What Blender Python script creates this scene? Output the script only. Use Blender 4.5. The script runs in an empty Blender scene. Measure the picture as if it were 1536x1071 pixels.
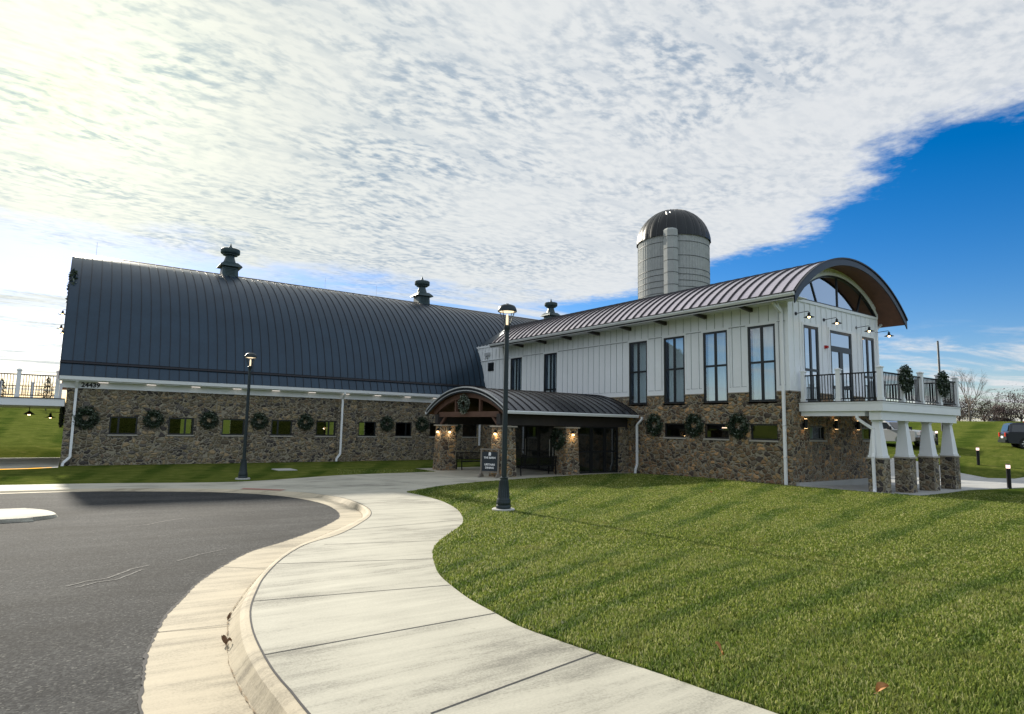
import bpy, bmesh, math, random
import numpy as np
from mathutils import Vector, Matrix
from mathutils.geometry import delaunay_2d_cdt
random.seed(7); rng = np.random.default_rng(11)
R = math.radians; PI = math.pi
S = bpy.context.scene; COL = S.collection

# ---------------------------------------------------------------- camera
EYE = Vector((0, 0, 2.3))
YAW, PITCH, ROLL, FPX = R(54.6613), R(6.3713), R(1.0930), 930.689
fw = Vector((math.cos(YAW)*math.cos(PITCH), math.sin(YAW)*math.cos(PITCH), math.sin(PITCH)))
rt = Vector((math.sin(YAW), -math.cos(YAW), 0)); up = rt.cross(fw)
r2 = math.cos(ROLL)*rt + math.sin(ROLL)*up; u2 = -math.sin(ROLL)*rt + math.cos(ROLL)*up
cd = bpy.data.cameras.new('camera'); cam = bpy.data.objects.new('camera', cd); COL.objects.link(cam)
M = Matrix((r2, u2, -fw)).transposed().to_4x4(); M.translation = EYE
cam.matrix_world = M
cd.sensor_fit = 'HORIZONTAL'; cd.sensor_width = 36; cd.lens = 36*FPX/1536; cd.clip_start = .05; cd.clip_end = 6000
S.camera = cam

# ---------------------------------------------------------------- node helper
class NT:
    def __init__(s, tree): s.t = tree; s.n = tree.nodes; s.l = tree.links
    def new(s, typ, **kw):
        nd = s.n.new(typ)
        ins = kw.pop('ins', {})
        for k, v in kw.items(): setattr(nd, k, v)
        for k, v in ins.items(): s.put(nd.inputs[k], v)
        return nd
    def put(s, sock, v):
        if isinstance(v, bpy.types.NodeSocket): s.l.new(v, sock)
        elif isinstance(v, bpy.types.Node): s.l.new(v.outputs[0], sock)
        else: sock.default_value = v
    def math(s, op, a, b=None, c=None, clamp=False):
        nd = s.new('ShaderNodeMath', operation=op, use_clamp=clamp)
        s.put(nd.inputs[0], a)
        if b is not None: s.put(nd.inputs[1], b)
        if c is not None: s.put(nd.inputs[2], c)
        return nd.outputs[0]
    def vmath(s, op, a, b=None, out=0):
        nd = s.new('ShaderNodeVectorMath', operation=op)
        s.put(nd.inputs[0], a)
        if b is not None: s.put(nd.inputs[1], b)
        return nd.outputs[out]
    def mix(s, f, a, b, mode='MIX'):
        nd = s.new('ShaderNodeMix', data_type='RGBA', blend_type=mode)
        s.put(nd.inputs[0], f); s.put(nd.inputs[6], a); s.put(nd.inputs[7], b); return nd.outputs[2]
    def ramp(s, f, stops, interp='LINEAR'):
        nd = s.new('ShaderNodeValToRGB'); r = nd.color_ramp; r.interpolation = interp
        while len(r.elements) > 1: r.elements.remove(r.elements[-1])
        r.elements[0].position = stops[0][0]; r.elements[0].color = c4(stops[0][1])
        for p, c in stops[1:]:
            e = r.elements.new(p); e.color = c4(c)
        s.put(nd.inputs[0], f); return nd.outputs[0]
    def smooth(s, v, a, b):
        nd = s.new('ShaderNodeMapRange', interpolation_type='SMOOTHSTEP')
        s.put(nd.inputs[0], v); nd.inputs[1].default_value = a; nd.inputs[2].default_value = b
        return nd.outputs[0]
    def noise(s, vec, scale, detail=4, rough=.55, dist=0, out=0):
        nd = s.new('ShaderNodeTexNoise'); s.put(nd.inputs['Vector'], vec)
        nd.inputs['Scale'].default_value = scale; nd.inputs['Detail'].default_value = detail
        nd.inputs['Roughness'].default_value = rough; nd.inputs['Distortion'].default_value = dist
        return nd.outputs[out]
    def xyz(s, v):
        nd = s.new('ShaderNodeSeparateXYZ'); s.put(nd.inputs[0], v); return nd.outputs
    def comb(s, x, y, z):
        nd = s.new('ShaderNodeCombineXYZ'); s.put(nd.inputs[0], x); s.put(nd.inputs[1], y); s.put(nd.inputs[2], z); return nd.outputs[0]
    def scale(s, v, f): return s.vmath('MULTIPLY', v, f)
def c4(c):
    if isinstance(c, (int, float)): return (c, c, c, 1)
    return (*c, 1) if len(c) == 3 else tuple(c)

# ---------------------------------------------------------------- world: sky, clouds
SUN_AZ, SUN_EL = R(92.3), R(24.0)
sund = Vector((math.cos(SUN_AZ)*math.cos(SUN_EL), math.sin(SUN_AZ)*math.cos(SUN_EL), math.sin(SUN_EL)))
W = bpy.data.worlds.new('World'); S.world = W; W.use_nodes = True
t = NT(W.node_tree); t.n.clear()
out = t.new('ShaderNodeOutputWorld')
sky = t.new('ShaderNodeTexSky', sky_type='NISHITA', sun_disc=False)
sky.sun_elevation = SUN_EL; sky.sun_rotation = R(90) - SUN_AZ; sky.air_density = 1.0; sky.dust_density = .3; sky.ozone_density = 2.5
hsv = t.new('ShaderNodeHueSaturation', ins={'Saturation': 1.48, 'Value': .76, 'Color': t.mix(1.0, sky.outputs[0], (1.0, .96, 1.06, 1), 'MULTIPLY')})
bg1 = t.new('ShaderNodeBackground', ins={'Color': hsv.outputs[0], 'Strength': .11})
d = t.new('ShaderNodeTexCoord').outputs['Generated']
d = t.vmath('NORMALIZE', d); dx, dy, dz = t.xyz(d)
zc = t.math('MAXIMUM', dz, .012)
px = t.math('DIVIDE', dx, zc); py = t.math('DIVIDE', dy, zc)
P2 = t.comb(px, py, 0.0)
# edge of the cloud bank: x_edge as a function of y
wob = t.noise(P2, 1.6, 5, .6)
wob2 = t.noise(P2, 7.0, 4, .6)
ex = t.new('ShaderNodeFloatCurve'); cm = ex.mapping.curves[0]
pts = [(0, .46), (.08, .47), (.13, .455), (.20, .535), (.30, .62), (.38, .625), (.50, .68), (.60, .66), (1, .70)]   # y/6 -> x/5
cm.points[0].location = pts[0]; cm.points[1].location = pts[-1]
for p in pts[1:-1]: cm.points.new(*p)
ex.mapping.update()
t.put(ex.inputs['Value'], t.math('DIVIDE', py, 6.0, clamp=True))
xe = t.math('MULTIPLY', ex.outputs[0], 5.0)
sgn = t.math('SUBTRACT', xe, px)
sgn = t.math('ADD', sgn, t.math('MULTIPLY', t.math('SUBTRACT', wob, .5), .55))
sgn = t.math('ADD', sgn, t.math('MULTIPLY', t.math('SUBTRACT', wob2, .5), .42))
sgn = t.math('ADD', sgn, t.math('MULTIPLY', t.math('SUBTRACT', t.noise(P2, 24.0, 4, .65), .5), .18))
bank = t.smooth(sgn, -.06, .26)
# upper limit of the solid bank; broken streaks lie beyond it towards the horizon
lim = t.math('ADD', py, t.math('MULTIPLY', t.math('SUBTRACT', wob, .5), 2.2))
nearbank = t.math('SUBTRACT', 1.0, t.smooth(lim, 3.6, 4.7))
bank = t.math('MULTIPLY', bank, nearbank)
behind = t.smooth(py, -.15, -.9)
bank = t.math('MAXIMUM', bank, t.math('MULTIPLY', behind, .50))      # bright veil added to the unseen sky behind the camera, lifts shaded facades
# streaks
rot = t.new('ShaderNodeMapping', vector_type='POINT', ins={'Vector': P2, 'Rotation': (0, 0, R(-38)), 'Scale': (.34, 1.0, 1)})
st = t.noise(rot.outputs[0], .85, 7, .62, .4)
far = t.smooth(py, 3.0, 4.4)
leftw = t.smooth(px, 5.5, 1.0)
thr = t.math('ADD', .50, t.math('MULTIPLY', leftw, .01))
low = t.smooth(dz, .125, .03)
thr = t.math('SUBTRACT', thr, t.math('MULTIPLY', low, .02))
stm = t.smooth(t.math('SUBTRACT', st, thr), -.03, .14)
elok = t.math('ADD', far, t.smooth(dz, .16, .10), clamp=True)
stm = t.math('MULTIPLY', stm, elok)
mask = t.math('MAXIMUM', bank, stm)
# puffy mackerel texture
wv = t.vmath('ADD', P2, t.vmath('MULTIPLY', t.noise(P2, 1.3, 2, .5, out=1), (.22, .22, 0)))
rip = t.new('ShaderNodeMapping', ins={'Vector': wv, 'Rotation': (0, 0, R(-35)), 'Scale': (.85, 1.35, 1)})
n1 = t.noise(rip.outputs[0], 21.0, 3.5, .55, 0)
n1b = t.noise(rip.outputs[0], 9.0, 4, .55, 0)
n2 = t.noise(P2, 1.5, 6, .65)
fine = t.smooth(t.math('ADD', px, t.math('MULTIPLY', py, -.2)), 1.0, 2.2)      # smoother veil at the right
tex = t.math('ADD', t.math('MULTIPLY', n1, .62), t.math('MULTIPLY', n1b, .38))
holes = t.smooth(tex, .60, .36)                                                    # 1 where thin
big = t.smooth(n2, .36, .66)
band = t.new('ShaderNodeMapping', ins={'Vector': P2, 'Rotation': (0, 0, R(-35)), 'Scale': (.35, 1.5, 1)})
band = t.smooth(t.noise(band.outputs[0], 2.6, 5, .6, .6), .50, .72)
holes = t.math('MAXIMUM', holes, t.math('MULTIPLY', band, .62))
holeamt = t.math('MULTIPLY', holes, t.math('ADD', .20, t.math('MULTIPLY', big, .85)))
holeamt = t.math('MULTIPLY', holeamt, t.math('SUBTRACT', 1.0, t.math('MULTIPLY', fine, .45)))
cosg = t.vmath('DOT_PRODUCT', d, tuple(sund), out=1)
ang = t.math('ARCCOSINE', t.math('MINIMUM', cosg, .99999))
g1 = t.math('EXPONENT', t.math('MULTIPLY', t.math('POWER', t.math('DIVIDE', ang, .16), 2.0), -1.0))
g2 = t.math('EXPONENT', t.math('MULTIPLY', t.math('DIVIDE', ang, .42), -1.0))
cloudc = t.mix(holeamt, (.90, .925, .945, 1), (.40, .50, .63, 1))
edgeb = t.smooth(sgn, .9, .05)
cloudc = t.mix(t.math('MULTIPLY', edgeb, .25), cloudc, (.92, .95, 1.0, 1))
cloudc = t.mix(behind, cloudc, (.78, .88, 1.0, 1))
lum = t.math('ADD', t.math('ADD', .56, t.math('MULTIPLY', behind, .10)), t.math('ADD', t.math('MULTIPLY', g1, .24), t.math('MULTIPLY', g2, .15)))
g3 = t.math('EXPONENT', t.math('MULTIPLY', t.math('DIVIDE', ang, .27), -1.0))
cloudc = t.mix(t.math('MULTIPLY', g3, 1.0, clamp=True), cloudc, t.mix(1.0, cloudc, (1.0, .985, .68, 1), 'MULTIPLY'))
bg2 = t.new('ShaderNodeBackground', ins={'Color': cloudc, 'Strength': lum})
mx = t.new('ShaderNodeMixShader', ins={0: t.math('MULTIPLY', mask, .97), 1: bg1.outputs[0], 2: bg2.outputs[0]})
t.put(out.inputs[0], mx.outputs[0])

sl = bpy.data.lights.new('sun', 'SUN'); sl.energy = 4.6; sl.angle = R(1.5); sl.color = (1.0, .92, .78)
so = bpy.data.objects.new('sun', sl); COL.objects.link(so)
so.rotation_euler = (-sund).to_track_quat('-Z', 'Y').to_euler(); so.location = (0, 0, 40)
S.view_settings.view_transform = 'Standard'; S.view_settings.look = 'None'
S.view_settings.exposure = .62; S.view_settings.gamma = 1.0
S.render.engine = 'CYCLES'

# ---------------------------------------------------------------- materials
def newmat(name):
    m = bpy.data.materials.new(name); m.use_nodes = True; n = NT(m.node_tree); n.n.clear()
    o = n.new('ShaderNodeOutputMaterial'); return m, n, o
def pbr(name, col, rough=.6, metal=0., var=.0, vscale=3., bump=0., bscale=60., spec=.5, coat=0.):
    m, n, o = newmat(name)
    co = n.new('ShaderNodeTexCoord').outputs['Object']
    c = c4(col)
    b = n.new('ShaderNodeBsdfPrincipled', ins={'Roughness': rough, 'Metallic': metal, 'Specular IOR Level': spec, 'Coat Weight': coat})
    if var:
        f = n.noise(co, vscale, 5, .6)
        f2 = n.noise(co, vscale*9, 3, .6)
        f = n.math('ADD', n.math('MULTIPLY', f, .65), n.math('MULTIPLY', f2, .35))
        lo = tuple(x*(1-var) for x in c[:3]); hi = tuple(min(1, x*(1+var)) for x in c[:3])
        n.put(b.inputs['Base Color'], n.ramp(f, [(.3, lo), (.7, hi)]))
    else: b.inputs['Base Color'].default_value = c
    if bump:
        bp = n.new('ShaderNodeBump', ins={'Strength': bump, 'Distance': .02, 'Height': n.noise(co, bscale, 3, .6)})
        n.put(b.inputs['Normal'], bp.outputs[0])
    n.put(o.inputs[0], b.outputs[0]); return m
def stone_mat(name, warm=1.0, tint=(1.04, .98, .86, 1)):
    m, n, o = newmat(name)
    co = n.new('ShaderNodeTexCoord').outputs['Object']
    wn = n.noise(co, 1.8, 3, .5, out=1)
    v = n.vmath('ADD', co, n.vmath('MULTIPLY', n.vmath('SUBTRACT', wn, (.5, .5, .5)), (.55, .55, .35)))
    wn2 = n.noise(co, 7., 3, .5, out=1)
    v = n.vmath('ADD', v, n.vmath('MULTIPLY', n.vmath('SUBTRACT', wn2, (.5, .5, .5)), (.12, .12, .10)))
    v = n.scale(v, (4.0, 4.0, 5.8))
    ve = n.new('ShaderNodeTexVoronoi', feature='DISTANCE_TO_EDGE', ins={'Vector': v, 'Scale': 1.0, 'Randomness': .95})
    vc = n.new('ShaderNodeTexVoronoi', feature='F1', ins={'Vector': v, 'Scale': 1.0, 'Randomness': .95})
    rnd = n.xyz(vc.outputs['Color'])
    w = warm
    col = n.ramp(rnd[0], [(0, (.050, .045, .048)), (.14, (.085*w, .072, .056)), (.28, (.14*w, .122, .085)), (.40, (.19*w, .15, .105)), (.52, (.105, .10, .10)),
                          (.62, (.23*w, .195, .125)), (.74, (.16, .14, .115)), (.86, (.30*w, .235, .155)), (.95, (.15*w, .115, .088))], 'CONSTANT')
    g = n.noise(co, 16., 5, .65)
    col = n.mix(.8, col, n.ramp(g, [(.25, (.62, .62, .64)), (.75, (1.75, 1.72, 1.66))]), 'MULTIPLY')
    col = n.mix(1.0, col, tint, 'MULTIPLY')
    mort = n.mix(1.0, (.31, .275, .205, 1), n.ramp(n.noise(co, 30., 3), [(.3, .8), (.7, 1.15)]), 'MULTIPLY')
    edge = n.smooth(n.math('ADD', ve.outputs[0], n.math('MULTIPLY', n.math('SUBTRACT', n.noise(co, 12., 2), .5), .05)), .05, .10)
    c = n.mix(edge, mort, col)
    hgt_ = n.math('ADD', n.math('MULTIPLY', n.smooth(ve.outputs[0], .02, .22), 1.0), n.math('MULTIPLY', g, .35))
    hgt_ = n.math('ADD', hgt_, n.math('MULTIPLY', rnd[1], .35))
    bp = n.new('ShaderNodeBump', ins={'Strength': 1.0, 'Distance': .075, 'Height': hgt_})
    b = n.new('ShaderNodeBsdfPrincipled', ins={'Base Color': c, 'Roughness': .85, 'Normal': bp.outputs[0]})
    n.put(o.inputs[0], b.outputs[0]); return m
def glass_mat(name, tint=(.55, .60, .60), base=.10, boost=1.0):
    m, n, o = newmat(name)
    tr = n.new('ShaderNodeBsdfTransparent', ins={'Color': c4(tint)})
    gl = n.new('ShaderNodeBsdfGlossy', ins={'Color': c4((.9, .95, 1.0)), 'Roughness': .015})
    lw = n.new('ShaderNodeLayerWeight')
    f = n.math('MULTIPLY', n.math('ADD', n.math('MULTIPLY', n.math('POWER', lw.outputs['Facing'], 4.0), .8), base), boost, clamp=True)
    mx = n.new('ShaderNodeMixShader', ins={0: f, 1: tr.outputs[0], 2: gl.outputs[0]})
    n.put(o.inputs[0], mx.outputs[0]); return m
def emit(name, col, st):
    m, n, o = newmat(name)
    e = n.new('ShaderNodeEmission', ins={'Color': c4(col), 'Strength': st}); n.put(o.inputs[0], e.outputs[0]); return m
def leaf_mat(name, c1, c2, trans=.35, rough=.6):
    m, n, o = newmat(name)
    gi = n.new('ShaderNodeNewGeometry')
    col = n.ramp(gi.outputs['Random Per Island'], [(0, c1), (1, c2)])
    b = n.new('ShaderNodeBsdfPrincipled', ins={'Base Color': col, 'Roughness': rough, 'Specular IOR Level': .3})
    tl = n.new('ShaderNodeBsdfTranslucent', ins={'Color': col})
    mx = n.new('ShaderNodeMixShader', ins={0: trans, 1: b.outputs[0], 2: tl.outputs[0]})
    n.put(o.inputs[0], mx.outputs[0]); return m
def metal_roof(name, base, rough, metal):
    m, n, o = newmat(name)
    co = n.new('ShaderNodeTexCoord').outputs['Object']
    f = n.noise(co, .7, 4, .55); f2 = n.noise(n.scale(co, (2.2, 2.2, .6)), 5., 3, .6)
    b = n.new('ShaderNodeBsdfPrincipled', ins={'Metallic': metal, 'Specular IOR Level': .5})
    n.put(b.inputs['Base Color'], n.ramp(n.math('ADD', n.math('MULTIPLY', f, .6), n.math('MULTIPLY', f2, .4)), [(.35, tuple(x*.86 for x in base)), (.65, tuple(x*1.14 for x in base))]))
    n.put(b.inputs['Roughness'], n.math('ADD', rough-.06, n.math('MULTIPLY', f2, .12)))
    bp = n.new('ShaderNodeBump', ins={'Strength': .10, 'Distance': .05, 'Height': n.noise(co, 1.6, 2, .5)})
    n.put(b.inputs['Normal'], bp.outputs[0])
    n.put(o.inputs[0], b.outputs[0]); return m

def grass_nodes(n, tint=1.0):
    """lawn colour from world position: mow stripes fan out from one end of the lawn"""
    pos = n.new('ShaderNodeNewGeometry').outputs['Position']
    x, y, z = n.xyz(pos)
    wx = n.math('ADD', n.math('SUBTRACT', x, -2.7), n.math('MULTIPLY', n.math('SUBTRACT', n.noise(pos, .35, 2), .5), .6))
    wy = n.math('ADD', n.math('SUBTRACT', y, 2.6), n.math('MULTIPLY', n.math('SUBTRACT', n.noise(pos, .28, 2), .5), .7))
    a = n.math('ARCTAN2', wy, wx)
    s = n.math('SINE', n.math('ADD', n.math('MULTIPLY', a, 2*PI/R(4.5)), -1.2))
    s = n.math('MULTIPLY', n.smooth(s, .25, .97), n.math('MULTIPLY', n.smooth(n.noise(pos, .16, 2), .30, .56), n.math('ADD', .35, n.math('MULTIPLY', n.noise(pos, 1.1, 3), 1.1))))
    s2 = n.math('SINE', n.math('ADD', n.math('MULTIPLY', a, 2*PI/R(2.7)), 2.0))
    s = n.math('ADD', s, n.math('MULTIPLY', n.smooth(s2, .2, 1.0), n.math('MULTIPLY', n.smooth(n.noise(pos, .5, 2), .48, .62), .45)), clamp=True)
    patch = n.math('ADD', n.math('MULTIPLY', n.noise(pos, .8, 5, .6), .6), n.math('MULTIPLY', n.noise(n.scale(pos, (1.0, 2.0, 1)), 3.2, 4, .65), .4))
    fine = n.noise(pos, 26., 4, .7)
    blade = n.noise(n.scale(pos, (1, 1, .2)), 95., 2, .7)
    f = n.math('ADD', n.math('MULTIPLY', patch, .52), n.math('ADD', n.math('MULTIPLY', fine, .28), n.math('MULTIPLY', blade, .20)))
    f = n.math('ADD', n.math('MULTIPLY', n.math('SUBTRACT', f, .5), 1.25), .5)
    return pos, s, f, fine, blade

def make_grass_ground():
    m, n, o = newmat('lawn_turf')
    pos, s, f, fine, blade = grass_nodes(n)
    c = n.ramp(f, [(.28, (.038, .058, .012)), (.46, (.084, .110, .022)), (.58, (.130, .152, .032)), (.74, (.210, .210, .065))])
    c = n.mix(n.math('MULTIPLY', n.smooth(n.noise(pos, 1.7, 4, .6), .52, .74), .45), c, (.25, .235, .075, 1))
    c = n.mix(n.math('MULTIPLY', s, .78), c, n.mix(1.0, c, (.38, .55, .42, 1), 'MULTIPLY'))
    bp = n.new('ShaderNodeBump', ins={'Strength': .9, 'Distance': .05, 'Height': n.math('ADD', n.math('MULTIPLY', fine, .6), n.math('MULTIPLY', blade, .5))})
    b = n.new('ShaderNodeBsdfPrincipled', ins={'Base Color': c, 'Roughness': 1.0, 'Specular IOR Level': .0, 'Normal': bp.outputs[0], 'Sheen Weight': .0})
    n.put(b.inputs['Sheen Tint'], (.75, .9, .35, 1))
    n.put(o.inputs[0], b.outputs[0]); return m
def make_grass_blade():
    m, n, o = newmat('grass_blades')
    pos, s, f, fine, blade = grass_nodes(n)
    gi = n.new('ShaderNodeNewGeometry')
    rr = n.math('ADD', n.math('MULTIPLY', gi.outputs['Random Per Island'], .62), n.math('MULTIPLY', f, .5))
    c = n.ramp(rr, [(.18, (.058, .104, .016)), (.46, (.152, .212, .030)), (.70, (.285, .330, .062)), (.88, (.50, .49, .22))])
    c = n.mix(n.math('MULTIPLY', n.smooth(n.noise(pos, 1.7, 4, .6), .52, .74), .45), c, (.25, .235, .075, 1))
    c = n.mix(n.math('MULTIPLY', s, .78), c, n.mix(1.0, c, (.38, .55, .42, 1), 'MULTIPLY'))
    nn = n.vmath('NORMALIZE', n.vmath('ADD', n.scale(gi.outputs['Normal'], (.55, .55, .55)), (0, 0, .8)))
    b = n.new('ShaderNodeBsdfPrincipled', ins={'Base Color': c, 'Roughness': .6, 'Specular IOR Level': .2, 'Normal': nn})
    tl = n.new('ShaderNodeBsdfTranslucent', ins={'Color': c})
    mx = n.new('ShaderNodeMixShader', ins={0: .40, 1: b.outputs[0], 2: tl.outputs[0]})
    n.put(o.inputs[0], mx.outputs[0]); return m
def make_concrete(name, base, streak=(1, 1, 1), dirt=.2):
    m, n, o = newmat(name)
    co = n.new('ShaderNodeNewGeometry').outputs['Position']
    big = n.noise(co, .55, 5, .6)
    mp = n.new('ShaderNodeMapping', ins={'Vector': co, 'Rotation': (0, 0, R(-8)), 'Scale': (.35, 3.2, 1)})
    stn = n.noise(mp.outputs[0], 1.3, 6, .68, .3)
    fine = n.noise(co, 55., 4, .7)
    broom = n.noise(n.scale(co, (9, 150, 1)), 1.0, 2, .5)
    f = n.math('ADD', n.math('MULTIPLY', big, .36), n.math('ADD', n.math('MULTIPLY', stn, .42), n.math('MULTIPLY', fine, .22)))
    lo = tuple(b*(1-dirt*1.5) for b in base); hi = tuple(b*(1+dirt*.6) for b in base)
    c = n.ramp(f, [(.38, lo), (.50, base), (.62, hi)])
    spot = n.smooth(n.noise(co, 9., 2, .5), .74, .80)
    c = n.mix(n.math('MULTIPLY', spot, .35), c, (.20, .18, .15, 1))
    bp = n.new('ShaderNodeBump', ins={'Strength': .35, 'Distance': .006, 'Height': n.math('ADD', n.math('MULTIPLY', fine, .6), n.math('MULTIPLY', broom, .6))})
    b = n.new('ShaderNodeBsdfPrincipled', ins={'Base Color': c, 'Roughness': .8, 'Specular IOR Level': .3, 'Normal': bp.outputs[0]})
    n.put(o.inputs[0], b.outputs[0]); return m
def make_asphalt():
    m, n, o = newmat('asphalt')
    co = n.new('ShaderNodeNewGeometry').outputs['Position']
    v = n.new('ShaderNodeTexVoronoi', feature='F1', ins={'Vector': co, 'Scale': 60.0})
    rnd = n.xyz(v.outputs['Color'])[0]
    big = n.noise(co, .5, 5, .6)
    mp = n.new('ShaderNodeMapping', ins={'Vector': co, 'Rotation': (0, 0, R(12)), 'Scale': (.3, 1.6, 1)})
    stn = n.noise(mp.outputs[0], .8, 5, .6)
    med = n.noise(co, 18., 4, .7)
    c = n.ramp(n.math('ADD', n.math('MULTIPLY', rnd, .75), n.math('MULTIPLY', med, .3)), [(.15, (.012, .013, .015)), (.55, (.030, .032, .035)), (.85, (.060, .062, .062)), (1.0, (.20, .195, .175))])
    k = n.ramp(n.math('ADD', n.math('MULTIPLY', big, .5), n.math('MULTIPLY', stn, .5)), [(.36, .62), (.64, 1.5)])
    c = n.mix(1.0, c, k, 'MULTIPLY')
    # dusty, paler surface in the far part of the loop
    y = n.xyz(co)[1]
    c = n.mix(n.math('MULTIPLY', n.smooth(stn, .48, .72), .22), c, (.10, .095, .085, 1))
    bp = n.new('ShaderNodeBump', ins={'Strength': .5, 'Distance': .008, 'Height': n.math('ADD', n.math('MULTIPLY', v.outputs['Distance'], -.8), med)})
    b = n.new('ShaderNodeBsdfPrincipled', ins={'Base Color': c, 'Roughness': .92, 'Specular IOR Level': .15, 'Normal': bp.outputs[0]})
    n.put(o.inputs[0], b.outputs[0]); return m

MAT = dict(
    stone=stone_mat('field_stone'), stone_warm=stone_mat('field_stone_warm', 1.10, (1.26, 1.08, .80, 1)),
    siding=pbr('white_siding', (.80, .83, .86), .55, var=.04, vscale=.8, bump=.05, bscale=25),
    trim=pbr('white_trim', (.76, .78, .80), .45, var=.03, vscale=2),
    gutter=pbr('white_gutter', (.80, .82, .84), .3),
    roof=metal_roof('barn_roof_metal', (.020, .042, .068), .36, .35),
    roof2=metal_roof('hall_roof_metal', (.66, .59, .64), .22, .92),
    roof3=metal_roof('porch_roof_metal', (.055, .06, .072), .28, .6),
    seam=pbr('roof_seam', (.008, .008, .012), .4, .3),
    fascia=pbr('dark_fascia', (.030, .036, .042), .35, .5),
    dark=pbr('black_frame', (.012, .015, .018), .35, .2),
    black=pbr('black_metal', (.014, .015, .017), .4, .6),
    post=pbr('lamp_post_green_black', (.012, .022, .026), .38, .3, var=.15, vscale=4),
    wood=pbr('brown_timber', (.12, .062, .042), .6, var=.3, vscale=2.5, bump=.2, bscale=20),
    soffit=pbr('soffit_boards', (.17, .075, .042), .6, var=.25, vscale=3.5),
    darkwood=pbr('dark_timber', (.035, .030, .030), .6, var=.2),
    cap=pbr('stone_cap', (.36, .33, .28), .8, var=.12, bump=.2),
    sill=pbr('stone_sill', (.33, .31, .27), .8, var=.1),
    inside=pbr('interior_wall', (.10, .10, .095), .9),
    curtain=pbr('curtain_cloth', (.74, .83, .86), .9, var=.08, vscale=1.5),
    glass=glass_mat('window_glass', (.42, .48, .46), .06), glass_hi=glass_mat('sky_glass', (.93, .98, 1.0), .30), glass_gb=glass_mat('gable_glass', (.55, .66, .72), .52), glass_dk=glass_mat('dark_glass', (.42, .48, .50), .12),
    cupola=pbr('cupola_metal', (.035, .062, .070), .5, .3, var=.15, vscale=2),
    warm=emit('warm_bulb', (1, .62, .28), 7.), lens=emit('lamp_lens', (1., .80, .52), 1.0), bol=emit('bollard_lens', (1., .72, .62), 1.6), led=emit('led_strip', (1, .62, .42), 3.2), cool=emit('white_lens', (1, .90, .80), .6),
    turf=make_grass_ground(), blade=make_grass_blade(),
    walk=make_concrete('sidewalk_concrete', (.40, .385, .32), dirt=.40),
    pan=make_concrete('gutter_concrete', (.43, .375, .275), dirt=.36),
    slab=make_concrete('patio_concrete', (.40, .40, .385), dirt=.15),
    asphalt=make_asphalt(),
    joint=pbr('joint_filler', (.035, .035, .038), .9),
    red=pbr('red_mat', (.30, .13, .10), .8, var=.15),
    wreath=leaf_mat('magnolia_leaves', (.007, .018, .011), (.050, .075, .042), .1, .35),
    wreath_pale=leaf_mat('eucalyptus_leaves', (.10, .13, .11), (.34, .38, .32), .2, .5),
    conifer=leaf_mat('conifer_needles', (.006, .016, .008), (.022, .045, .020), .1),
    bush=leaf_mat('winter_bush_leaves', (.035, .028, .028), (.16, .115, .115), .3),
    bush2=leaf_mat('olive_bush_leaves', (.025, .03, .022), (.10, .09, .06), .3),
    bark=pbr('grey_bark', (.11, .095, .085), .9, var=.2),
    twig=pbr('twig_bark', (.16, .13, .11), .9),
    leaf=pbr('dry_leaf', (.42, .20, .07), .6, var=.2, vscale=30),
    leafb=pbr('brown_leaf', (.16, .085, .04), .7, var=.2, vscale=30),
    silo=pbr('silo_concrete', (.32, .34, .34), .85, var=.16, vscale=1.6, bump=.3, bscale=8),
    hoop=pbr('steel_hoop', (.07, .075, .08), .5, .5),
    dome=metal_roof('silo_dome_metal', (.014, .017, .020), .42, .4),
    steel=pbr('galvanised', (.55, .55, .55), .35, .8),
    batten_shade=pbr('batten_shade_line', (.20, .225, .25), .8), navy=pbr('navy_paint', (.004, .007, .018), .3, .0, coat=.25), whitep=pbr('white_paint', (.72, .74, .76), .25, coat=.8), silverp=pbr('silver_paint', (.42, .44, .46), .3, .5, coat=.8),
    tyre=pbr('tyre_rubber', (.012, .012, .012), .8), rim=pbr('alloy', (.55, .56, .58), .25, .9),
    carglass=pbr('tinted_glass', (.010, .014, .018), .06, spec=.9), redlens=pbr('red_lens', (.45, .015, .015), .2), amber=pbr('clear_lens', (.75, .72, .68), .15),
    chrome=pbr('chrome', (.7, .7, .72), .12, 1.0),
    signboard=pbr('sign_board', (.010, .018, .026), .5), signwood=pbr('weathered_wood', (.19, .165, .135), .8, var=.25, vscale=8), signtext=pbr('white_letters', (.80, .80, .80), .6),
    hydrant=pbr('hydrant_red', (.40, .03, .02), .4), floorin=pbr('interior_floor', (.08, .065, .05), .7), greybox=pbr('grey_box', (.42, .44, .46), .5),
)

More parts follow.
